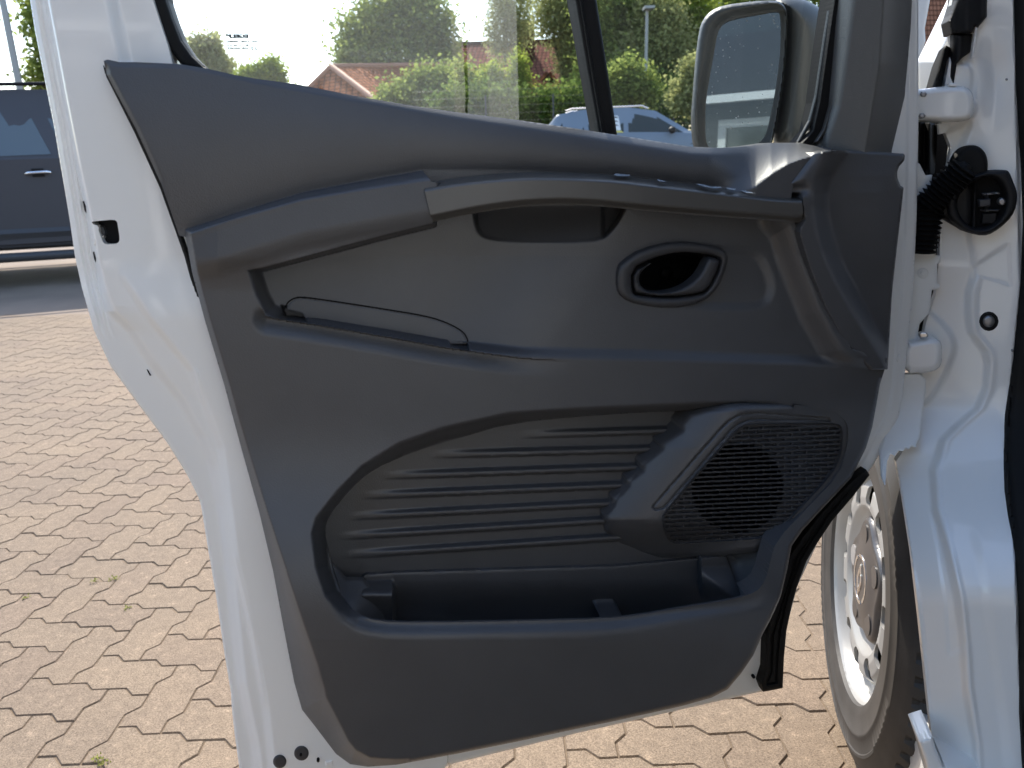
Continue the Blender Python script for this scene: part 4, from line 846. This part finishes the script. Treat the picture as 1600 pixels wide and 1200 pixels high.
# ------------------------------------------------------------------ vehicles
def make_car(name, label, pose, stations, mat, L, wheels, wr, win_spec, extras):
    """local: x forward, y left, z up; stations (x, zb, hw_sill, zbelt, hw_belt, zroof, hw_roof)"""
    e = empty(name, pose[:3], label, 'car'); Rm = Matrix.Rotation(pose[3], 3, 'Z'); o3 = Vector(pose[:3])
    T = lambda p: Rm @ Vector(p) + o3
    xs_ = np.array([s[0] for s in stations]); xi = np.linspace(xs_[0], xs_[-1], 60); S = [np.interp(xi, xs_, [s[k] for s in stations]) for k in range(1, 7)]
    V = []; 
    for k, x in enumerate(xi):
        zb, hs, zt, hb, zr, hr = [q[k] for q in S]; zm = lerp(zb, zt, .55)
        half = [(hs * .93, zb), (hs, zb + .06), (hs + .012, zm), (hb, zt), (hb - .02, zt + .02), (hr + (hb - .02 - hr) * .08, zr - .04 if zr > zt + .1 else zt + .03), (hr * .975, max(zr, zt + .035)), (0, max(zr, zt + .035) + .02)]
        ring = [(x, y, z) for y, z in half] + [(x, -y, z) for y, z in half[-2::-1]]
        V += [T(p) for p in ring]
    n = 15; F = []
    for k in range(len(xi) - 1):
        for j in range(n - 1): F.append((k * n + j, k * n + j + 1, (k + 1) * n + j + 1, (k + 1) * n + j))
    F.append(tuple(range(n - 1, -1, -1))); F.append(tuple((len(xi) - 1) * n + j for j in range(n)))
    body = mesh_obj('body', V, F, mat, e, 40)
    def side(x, f, out=.006, sgn=1):                      # point on the greenhouse side, f: 0 belt .. 1 roof
        zt, hb, zr, hr = [np.interp(x, xi, S[q]) for q in (2, 3, 4, 5)]
        y = lerp(hb - .02, hr + .01, f) + out; return T((x, sgn * y, lerp(zt + .02, zr - .05, f)))
    for sgn in (1, -1):
        for poly in win_spec:
            p = [side(x, f, .006, sgn) for x, f in poly]; q = [side(x, f, -.004, sgn) for x, f in poly]; m = len(p)
            MB().add(p + q, [tuple(range(m))] + [(k, m + k, m + (k + 1) % m, (k + 1) % m) for k in range(m)]).build('side_window', M['carglass'] if mat is M['suv'] else M['hatchglass'], e)
    for wx in wheels:
        for sgn in (1, -1):
            hs = float(np.interp(wx, xi, S[1])); c = Vector((wx, sgn * (hs - .09), wr)); N = 28
            t_ = MB(); pr = [(wr * .66, .1), (wr * .9, .115), (wr, .07), (wr, -.09), (wr * .6, -.1)]
            vv = [T(c + Vector((r * math.cos(2 * math.pi * k / N), sgn * o, r * math.sin(2 * math.pi * k / N)))) for r, o in pr for k in range(N)]
            t_.add(vv, [(a * N + k, a * N + (k + 1) % N, (a + 1) * N + (k + 1) % N, (a + 1) * N + k) for a in range(len(pr) - 1) for k in range(N)])
            tw = t_.build('wheel', M['tyre'], e, 40)
            rm = MB(); rr = wr * .66; vv = [T(c + Vector((0, sgn * .06, 0)))]
            for k in range(40):
                a = 2 * math.pi * k / 40; vv.append(T(c + Vector((rr * math.cos(a), sgn * (.095 if k % 4 < 2 else .03), rr * math.sin(a)))))
            rm.add(vv, [(0, 1 + k, 1 + (k + 1) % 40) for k in range(40)]).build('wheel_rim', M['steel'], tw)
            ar = MB(); vv = []
            for k in range(21):
                a = math.pi * k / 20
                for r, o in ((wr + .02, .095), (wr + .09, .105)): vv.append(T(c + Vector((r * math.cos(a), sgn * o, r * math.sin(a)))))
            ar.add(vv, [(2 * k, 2 * k + 1, 2 * k + 3, 2 * k + 2) for k in range(20)]).build('arch_trim', M['cladding'], e)
    extras(e, T, side, xi, S); return e
def side_y(x, xi, S, z):
    zb, hs, zt, hb = [float(np.interp(x, xi, S[q])) for q in (0, 1, 2, 3)]; return np.interp(z, [zb, zb + .06, lerp(zb, zt, .55), zt], [hs * .93, hs, hs + .012, hb])
suv_st = [(-2.45, .5, .85, 1.05, .86, 1.2, .7), (-2.35, .42, .93, 1.1, .92, 1.68, .66), (-1.6, .38, .96, 1.2, .95, 1.80, .71), (0.2, .36, .96, 1.19, .95, 1.82, .72), (1.0, .36, .96, 1.18, .95, 1.78, .70), (1.75, .36, .96, 1.14, .94, 1.18, .8), (2.25, .4, .93, .98, .9, 1.0, .8), (2.5, .5, .78, .85, .76, .86, .66)]
def suv_extras(e, T, side, xi, S):
    for sgn in (1, -1):
        y = sgn * .735
        r = MB(); r.tube([T((-1.85, y, 1.78)), T((-1.75, y, 1.84)), T((-.3, y, 1.87)), T((.3, y, 1.86)), T((.5, y, 1.78))], .018, 8); r.build('roof_rail', M['black_plastic'], e, 60)
        r = MB()
        for hx in (.05, -1.05):
            yy = sgn * (side_y(hx, xi, S, 1.06) + .028); r = MB(); r.tube([T((hx - .1, yy - sgn * .02, 1.065)), T((hx - .08, yy, 1.07)), T((hx + .08, yy, 1.065)), T((hx + .1, yy - sgn * .02, 1.06))], .014, 8); r.build('door_handle', M['chrome'], e, 60)
            r = MB(); r.box(T((hx, sgn * (side_y(hx, xi, S, 1.06) + .001), 1.065)), (.10, .02, .075), Matrix.Rotation(suv_pose[3], 3, 'Z')); r.build('handle_recess', M['black_plastic'], e)
        r = MB(); yy = sgn * (side_y(0, xi, S, .55) + .006)
        r.add([T((x, sgn * (side_y(x, xi, S, z) + o), z)) for x in (-1.2, 1.05) for z, o in ((.36, .0), (.39, .02), (.52, .02), (.56, .0))], [(0, 1, 5, 4), (1, 2, 6, 5), (2, 3, 7, 6)]).build('side_cladding', M['cladding'], e)
        r = MB(); r.tube([T((-1.25, sgn * .99, .30)), T((1.1, sgn * .99, .30))], .045, 8); r.build('running_board', M['cladding'], e, 60)
        for x in (-.27, .98, -1.35):
            r = MB(); r.add([T((x + dx, sgn * (side_y(x, xi, S, z) + .0015), z)) for z in (.5, .7, .9, 1.07) for dx in (-.005, .005)], [(2 * k, 2 * k + 1, 2 * k + 3, 2 * k + 2) for k in range(3)]).build('door_gap', M['deep_black'], e)
        c = Vector((.80, sgn * 1.09, 1.27)); mv = []; mf = []; N = 16; rg = [(.10, .2), (.085, .9), (.03, 1.0), (-.05, .85), (-.09, .4)]
        for o, s_ in rg:
            for k in range(N):
                a = 2 * math.pi * k / N; ca, sa = math.cos(a), math.sin(a); f = (abs(ca) ** 3.2 + abs(sa) ** 3.2) ** (-1 / 3.2)
                mv.append(T(c + Vector((o, .13 * s_ * ca * f, .10 * s_ * sa * f))))
        mf = [(a * N + k, a * N + (k + 1) % N, (a + 1) * N + (k + 1) % N, (a + 1) * N + k) for a in range(4) for k in range(N)] + [tuple(range(N)), tuple(4 * N + k for k in range(N))]
        wm = MB().add(mv, mf).build('wing_mirror', M['chrome'], e, 50)
        MB().tube([T((.80, sgn * .9, 1.2)), T((.80, sgn * 1.0, 1.22))], .03, 8).build('mirror_bracket', M['black_plastic'], wm)
_sp = at(62., 265., 7.55); suv_pose = (float(_sp[0]) - .29, 8.45, 0.0, math.pi + math.radians(20))
suv = make_car('dark_suv', 'dark grey SUV with chrome mirror parked at the left edge behind the door', suv_pose, suv_st, M['suv'], 4.9, (1.5, -1.42), .385,
         [[(1.5, .03), (1.1, .03), (-.08, .03), (.12, .97), (.95, .97)], [(-.2, .03), (-1.28, .03), (-1.28, .97), (-.02, .97)], [(-1.38, .03), (-2.15, .2), (-2.1, .9), (-1.38, .95)]], suv_extras)
car_st = [(-2.1, .45, .8, .85, .78, .95, .6), (-2.0, .35, .86, .95, .84, 1.1, .6), (-1.75, .3, .88, .96, .86, 1.38, .56), (-1.2, .26, .89, .95, .87, 1.47, .6), (-.2, .24, .89, .93, .87, 1.49, .61), (.4, .24, .89, .92, .87, 1.40, .6), (1.15, .24, .88, .9, .86, .95, .72), (1.8, .28, .84, .82, .82, .84, .7), (2.12, .4, .66, .66, .64, .7, .52)]
def hatch_extras(e, T, side, xi, S):
    for sgn in (1, -1):
        c = Vector((.72, sgn * .98, .98)); mv = []; N = 12
        for o, s_ in ((.08, .3), (.05, .9), (-.02, 1), (-.07, .5)):
            for k in range(N): a = 2 * math.pi * k / N; mv.append(T(c + Vector((o, .1 * s_ * math.cos(a), .075 * s_ * math.sin(a)))))
        MB().add(mv, [(a * N + k, a * N + (k + 1) % N, (a + 1) * N + (k + 1) % N, (a + 1) * N + k) for a in range(3) for k in range(N)] + [tuple(range(N)), tuple(3 * N + k for k in range(N))]).build('wing_mirror', M['black_plastic'], e, 50)
        for hx in (-.25, -1.1):
            yy = sgn * (side_y(hx, xi, S, .85) + .02); MB().tube([T((hx - .09, yy, .85)), T((hx + .09, yy, .85))], .014, 6).build('door_handle', M['silverblue'], e, 60)
        MB().tube([T((-1.55, sgn * .56, 1.46)), T((-1.4, sgn * .57, 1.50)), T((.1, sgn * .58, 1.51)), T((.25, sgn * .58, 1.455))], .015, 6).build('roof_rail', M['chrome'], e, 60)
    # price sheet behind the rear door glass (right-hand side faces us)
    sg = -1
    q = lambda x0, f0, x1, f1, o: [side(x0, f0, o, sg), side(x1, f0, o, sg), side(x1 - .06, f1, o, sg), side(x0 - .06, f1, o, sg)]
    pr = MB().add(q(-.62, .12, -.36, .9, .010), [(0, 1, 2, 3)]).build('price_sheet', M['paper'], e)
    MB().add(q(-.60, .02, -.30, .11, .011), [(0, 1, 2, 3)]).build('price_band', M['yellow'], pr)
    for k in range(3): MB().add(q(-.60, .66 - .17 * k, -.40, .72 - .17 * k, .012), [(0, 1, 2, 3)]).build('price_line', M['darkink'], pr)
_cp = at(1000., 210., 17.6); gz = 0.54; car_pose = (float(_cp[0]), 18.4, gz, math.radians(-4))
hatch = make_car('silver_hatchback', 'silver blue hatchback with a price sheet in its rear side window', car_pose, car_st, M['silverblue'], 4.2, (1.32, -1.28), .32,
         [[(.98, .04), (.7, .04), (-.2, .04), (-.2, .96), (.3, .96)], [(-.3, .04), (-1.05, .04), (-1.1, .95), (-.3, .96)], [(-1.15, .06), (-1.7, .2), (-1.6, .85), (-1.2, .94)]], hatch_extras)

# ------------------------------------------------------------------ houses
def roof_sheet(name, quad, mat, parent, nu, nv, thick=.12):
    """four corners (eave left, eave right, ridge right, ridge left); UVs count tiles"""
    q = [Vector(p) for p in quad]; n = (q[1] - q[0]).cross(q[-1] - q[0]).normalized(); k = len(q)
    o = mesh_obj(name, q + [p - n * thick for p in q], [tuple(range(k)), tuple(range(2 * k - 1, k - 1, -1))] + [(a, k + a, k + (a + 1) % k, (a + 1) % k) for a in range(k)], mat, parent)
    uvl = o.data.uv_layers.new(name='UVMap'); cs = [(0, 0), (nu, 0), (nu, nv), (0, nv)] if k == 4 else [(0, 0), (nu, 0), (nu / 2, nv)]
    for i in range(k): uvl.data[i].uv = cs[i]
    return o
A = lambda px, py, D: Vector(at(float(px), float(py), float(D)))
# left: hip roof seen just above the trim
h1 = empty('hip_roof_house', (A(540, 160, 30).x, 30, .5), 'house with orange tiled hip roof left of the big round tree', 'house')
ap = A(518, 104, 31); apr = ap + Vector((4.5, .6, 0)); e0 = A(440, 142, 31.5); e1 = A(585, 160, 27.0); e2 = A(800, 152, 29.5)
e0 = Vector((e0.x, 31.5, 2.9)); e1 = Vector((A(590, 160, 26.8).x, 26.8, 2.9)); e2 = e1 + Vector((8.5, 1.4, 0))
roof_sheet('roof', [e0, e1, ap], M['tile_orange'], h1, 16, 12)
roof_sheet('roof', [e1, e2, apr, ap], M['tile_orange'], h1, 30, 13)
b = MB(); b.tube([ap, e1], .11, 8); b.tube([ap, apr], .11, 8); b.tube([ap, e0], .11, 8); b.build('ridge_tiles', M['ridge'], h1, 60)
mesh_obj('wall', [e0 + Vector((.3, .2, 0)), e1 + Vector((.1, .35, 0)), e2 + Vector((-.3, .35, 0)), e2 + Vector((-1, 6, 0))] + [Vector((p.x, p.y, .4)) for p in (e0 + Vector((.3, .2, 0)), e1 + Vector((.1, .35, 0)), e2 + Vector((-.3, .35, 0)), e2 + Vector((-1, 6, 0)))], [(0, 4, 5, 1), (1, 5, 6, 2), (2, 6, 7, 3)], M['plaster'], h1)
# centre: long dark red roof
h2 = empty('long_roof_house', (A(800, 120, 36).x, 36, .5), 'house with long dark red tiled roof and small brick chimney behind the birches', 'house')
r0 = A(690, 74, 39); r1 = A(960, 58, 39); r1.z = r0.z = (r0.z + r1.z) / 2; l0 = Vector((r0.x - .8, 33.5, 3.1)); l1 = Vector((r1.x + .6, 33.5, 3.1))
roof_sheet('roof', [l0, l1, r1, r0], M['tile_red'], h2, 42, 20)
roof_sheet('roof', [l1 + Vector((0, 11, 0)), l0 + Vector((0, 11, 0)), r0, r1], M['tile_red'], h2, 42, 20)
b = MB(); b.tube([r0, r1], .12, 8); b.build('ridge_tiles', M['tile_red'], h2)
b = MB(); b.box(((l0.x + l1.x) / 2, 39, 1.75), (l1.x - l0.x - 1.2, 9.6, 2.7)); b.build('wall', M['wood'], h2)
c = A(822, 62, 37.5); b = MB(); b.box((c.x, 37.5, c.z), (.75, .75, 1.5)); b.build('chimney', M['tile_red'], h2)
g0 = A(856, 116, 32.5)
roof_sheet('porch_roof', [Vector((g0.x - 1.0, 32.2, g0.z - 1.15)), Vector((g0.x - .9, 35, g0.z - 1.15)), Vector((g0.x, 35, g0.z)), Vector((g0.x, 32.2, g0.z))], M['tile_orange'], h2, 8, 5)
roof_sheet('porch_roof', [Vector((g0.x + 1.0, 35, g0.z - 1.15)), Vector((g0.x + 1.0, 32.2, g0.z - 1.15)), Vector((g0.x, 32.2, g0.z)), Vector((g0.x, 35, g0.z))], M['tile_orange'], h2, 8, 5)
# right: tiled roof seen past the windscreen post
h3 = empty('brown_roof_house', (A(1465, 60, 20).x, 20, .3), 'house with brown tiled roof seen past the white windscreen post', 'house')
q0 = A(1300, 190, 19); q1 = A(1720, 190, 19); q2 = A(1720, -160, 24); q3 = A(1300, -160, 24)
roof_sheet('roof', [q0, q1, q2, q3], M['tile_brown'], h3, 78, 46)
b = MB(); b.box(((q0.x + q1.x) / 2, 22, (q0.z + .3) / 2), (q1.x - q0.x - 1, 5, q0.z - .3)); b.build('wall', M['plaster'], h3)

# ------------------------------------------------------------------ trees, hedge, posts, fence
def leaves(n, blobs, size, seed, clump=.35, droop=0.0, asp=.55):
    n = int(n * 1.9); g = np.random.default_rng(seed); vol = np.array([b[3] * b[4] * b[5] for b in blobs]) ** .75; pick = g.choice(len(blobs), n // 14 + 1, p=vol / vol.sum())
    C = []
    for k in pick:
        b = blobs[k]; v = g.normal(size=3); v /= np.linalg.norm(v); r = g.uniform(.3, 1) ** .5 if g.random() > .16 else g.uniform(.95, 1.42); C.append(np.array(b[:3]) + v * np.array(b[3:6]) * r)
    C = np.repeat(np.array(C), 14, 0)[:n]; p = C + g.normal(size=(len(C), 3)) * clump; p[:, 2] -= droop * np.abs(g.normal(size=len(C)))
    a = g.normal(size=(len(C), 3)); a[:, 2] = a[:, 2] * .6 - droop * 1.5; a /= np.linalg.norm(a, axis=1)[:, None]; c = g.normal(size=(len(C), 3)); c -= (c * a).sum(1)[:, None] * a; c /= np.linalg.norm(c, axis=1)[:, None]
    s = size * .66 * g.uniform(.6, 1.4, len(C))[:, None]
    V = np.stack([p - a * s, p + c * s * asp, p + a * s, p - c * s * asp], 1).reshape(-1, 3)
    return V, np.arange(len(V)).reshape(-1, 4)
def tree(name, label, base, blobs, n, size, mat, seed, trunk_r=.18, clump=.3, droop=0, asp=.55, group=None, cat='tree', trunks=None):
    e = empty(name, base, label, cat, group); B = Vector(base); top = max(blobs, key=lambda q: q[2])
    t = MB(); rg = random.Random(seed); tops = trunks or [Vector(top[:3])]
    for tp in tops:
        tp = Vector(tp); t.tube([B + Vector((0, 0, -.1)), B.lerp(tp, .35) + Vector((rg.uniform(-.15, .15), 0, 0)), B.lerp(tp, .7), tp], [trunk_r, trunk_r * .75, trunk_r * .45, .02], 9)
    for bl in blobs:
        q = Vector(bl[:3]); s = B.lerp(Vector(tops[0]), min(.75, max(.25, (q.z - B.z) / max(.5, Vector(tops[0]).z - B.z) * .65))); m_ = s.lerp(q, .5) + Vector((0, 0, -.15)); t.tube([s, m_, q + Vector((rg.uniform(-.3, .3), 0, .2))], [trunk_r * .4, trunk_r * .25, .02], 6)
    t.build('trunk', M['bark'], e, 60)
    V, F = leaves(n, blobs, size, seed, clump, droop, asp); mesh_obj('crown', V, F, M[mat], e); return e
def blob(px, py, D, rpx, rpy, rd=None):
    p = A(px, py, D); k = D / FPX * 1.02; return (p.x, p.y, p.z, rpx * k, rd or rpx * k, rpy * k)
def base(px, D): p = A(px, 200, D); return (p.x, D, float(ground_z(D)))
RT = 34
tree('round_tree', 'big round mid green tree above the door trim, left of centre', base(625, RT), [blob(622, 92, RT, 66, 72), blob(650, 130, RT, 60, 40), blob(570, 95, RT, 36, 40), blob(680, 100, RT, 34, 50), blob(600, 30, RT, 44, 32), blob(650, 28, RT, 44, 32), blob(560, 60, RT, 24, 26), blob(540, 92, RT, 16, 22), blob(690, 60, RT, 24, 32), blob(640, 2, RT, 40, 24)], 24000, .13, 'leaf_mid', 1, .3, .26)
tree('lower_tree', 'bright bushy growth at the foot of the big round tree, right of the hip roof', base(660, 26), [blob(640, 164, 26, 38, 24), blob(682, 150, 26, 20, 34), blob(660, 146, 26, 18, 26), blob(615, 168, 26, 20, 18), blob(700, 165, 26, 20, 28), blob(703, 132, 26, 10, 22)], 12000, .10, 'leaf_mid', 15, .1, .2)
tree('small_tree', 'small pale green tree just right of the glass print', base(340, 30), [blob(320, 92, 30, 12, 22), blob(330, 72, 30, 9, 14), blob(343, 110, 30, 15, 16), blob(306, 72, 30, 6, 12)], 4200, .10, 'leaf_pale', 2, .1, .18)
tree('bright_shrub', 'bright green small shrub between glass print and hip roof', base(420, 28), [blob(424, 110, 28, 14, 14), blob(402, 116, 28, 14, 10), blob(384, 118, 28, 9, 9), blob(437, 120, 28, 8, 9)], 2600, .09, 'leaf_bright', 3, .06, .13, cat='shrub')
tree('thin_tree', 'loose tree with sparse leafy twigs above the dark SUV', base(75, 17), [blob(62, 20, 17, 20, 22), blob(60, 95, 17, 18, 16), blob(70, 60, 17, 16, 18), blob(70, 125, 17, 22, 16), blob(95, 40, 17, 30, 60), blob(48, 45, 17, 8, 8), blob(105, 100, 17, 26, 40), blob(50, 8, 17, 8, 8)], 3600, .085, 'leaf_mid', 4, .1, .14)
tree('weeping_birch', 'tall thin weeping tree with dark trunk left of the chimney', base(797, 33), [blob(780, 20, 33, 18, 40), blob(808, 10, 33, 26, 40), blob(776, 58, 33, 10, 26), blob(800, 45, 33, 14, 36)], 5200, .10, 'leaf_pale', 5, .16, .2, .35, .4)
tree('pale_willow', 'pale yellowish weeping tree just left of the black window divider', base(880, 29), [blob(876, 4, 29, 30, 34), blob(910, 60, 29, 26, 60), blob(900, 95, 29, 14, 36), blob(918, 115, 28.5, 16, 40), blob(856, 18, 29, 12, 22), blob(910, 10, 29, 30, 40), blob(904, 44, 29, 28, 52)], 19000, .095, 'leaf_pale', 6, .2, .22, .3, .4)
tree('bushy_tree', 'bushy mid green tree just right of the black window divider', base(965, 26), [blob(950, 20, 26, 40, 40), blob(985, 30, 26, 36, 50), blob(950, 90, 26, 34, 44), blob(975, 130, 25, 34, 34), blob(1000, 80, 26, 22, 50)], 16000, .095, 'leaf_mid', 7, .18, .22)
tree('tall_green_tree', 'tall yellow green tree rising behind the right lamp post', base(1060, 27), [blob(1040, 10, 27, 44, 40), blob(1075, 40, 27, 36, 44), blob(1050, 60, 27.5, 24, 40), blob(1090, 90, 27, 28, 40), blob(1015, 40, 27, 24, 44)], 15000, .10, 'leaf_bright', 8, .18, .22)
tree('far_tree', 'dark green tree filling the gap above the side mirror', base(1240, 30), [blob(1180, 10, 30, 50, 50), blob(1250, 5, 30, 50, 50), blob(1290, 60, 30, 40, 60), blob(1140, 60, 30, 50, 80)], 9000, .13, 'leaf_mid', 9, .2, .25)
tree('pale_bush', 'pale leafed bush between lamp post and side mirror', base(1082, 19), [blob(1078, 120, 19, 10, 24), blob(1066, 138, 19, 12, 14), blob(1072, 156, 19, 22, 14), blob(1092, 146, 19, 16, 26), blob(1090, 110, 19, 8, 12)], 3200, .07, 'leaf_pale', 10, .05, .12, cat='shrub')
tree('bright_bush', 'bright green upright bush in front of the dark red roof', base(812, 25), [blob(812, 108, 25, 8, 20), blob(808, 136, 25, 14, 16), blob(768, 130, 25, 18, 22), blob(762, 150, 25, 24, 20)], 5200, .08, 'leaf_bright', 11, .06, .14, cat='shrub')
tree('sunlit_tree', 'sunlit tree with pale crown behind the lamp head, between divider and mirror', base(1020, 25), [blob(1000, 100, 25, 30, 40), blob(1035, 60, 25, 30, 50), blob(1060, 110, 25, 26, 40), blob(1020, 25, 25, 26, 30)], 9000, .09, 'leaf_pale', 17, .12, .2)
tree('low_bush', 'low green bush below the porch roof, left of the divider', base(865, 24), [blob(862, 152, 24, 10, 12), blob(890, 160, 24, 22, 16), blob(850, 165, 24, 24, 14)], 4200, .075, 'leaf_mid', 12, .06, .13, cat='shrub')
tree('lit_bush', 'sunlit bush behind the silver hatchback, left of the lamp post', base(985, 20), [blob(978, 128, 20, 16, 22), blob(965, 144, 20, 18, 16), blob(1000, 142, 20, 20, 16), blob(990, 112, 20, 9, 16), blob(1012, 132, 20, 8, 20), blob(962, 122, 20, 8, 14)], 3600, .07, 'leaf_mid', 13, .06, .13, cat='shrub')
tree('dark_gap_bush', 'dark green bush seen in the clear strip of glass beside the round tree', base(731, 24), [blob(728, 135, 24, 16, 26), blob(735, 160, 24, 22, 26)], 2800, .08, 'leaf_mid', 14, .06, .14, cat='shrub')
# clipped dark hedge along the yard
hv = []; g = np.random.default_rng(5); hb = []
for px in range(690, 1330, 16): hb.append(blob(px, 176 + g.uniform(-8, 4), 22.5, 15, 26 + g.uniform(0, 8)))
for px in range(930, 1330, 26): hb.append(blob(px, 150 + g.uniform(-8, 8), 24, 18, 26))
V, F = leaves(26000, hb, .085, 21, .16); hd = empty('hedge', base(1000, 22.5), 'long dark hedge behind the silver hatchback', 'hedge')
mesh_obj('foliage', V, F, M['leaf_dark'], hd)
b = MB()
for px in range(700, 1330, 30): p = base(px, 22.8); b.tube([p, (p[0] + .05, p[1], p[2] + 1.6)], [.05, .02], 6)
b.build('stem', M['bark'], hd)
def lamp_post(name, label, px0, py0, px1, py1, D, r0, r1, head):
    t = A(px1, py1, D); bb = Vector((t.x + .0, D, float(ground_z(D)))); e = empty(name, bb, label, 'lamp post')
    MB().tube([bb, bb.lerp(t, .5), t], [r0, (r0 + r1) / 2, r1], 10).build('pole', M['postgrey'], e, 60)
    if head:
        MB().box(t + Vector((.02, -.1, .03)), (.24, .4, .06)).build('lamp_head', M['postgrey'], e)
    return e
lamp_post('lamp_post', 'tall grey lamp post at the far left edge behind the dark SUV', 0, 0, -8, -60, 16, .075, .06, False)
lamp_post('lamp_post', 'slim pale lamp post with flat head behind the silver hatchback', 0, 0, 1011, 16, 21, .05, .035, True)
fe = empty('mesh_fence', base(1000, 20.5), 'thin wire mesh fence with posts behind the silver hatchback', 'fence')
for px in (865, 1052, 1170, 760):
    p = Vector(base(px, 20.5)); MB().tube([p, p + Vector((0, 0, 2.0))], .022, 8).build('post', M['cladding'], fe, 60)
p0 = Vector(base(650, 20.5)); p1 = Vector(base(1330, 20.5)); b = MB()
for k in range(12): z = Vector((0, 0, .1 + k * .185)); b.tube([p0 + z, p1 + z], .002, 4)
b.build('wire', M['cladding'], fe)
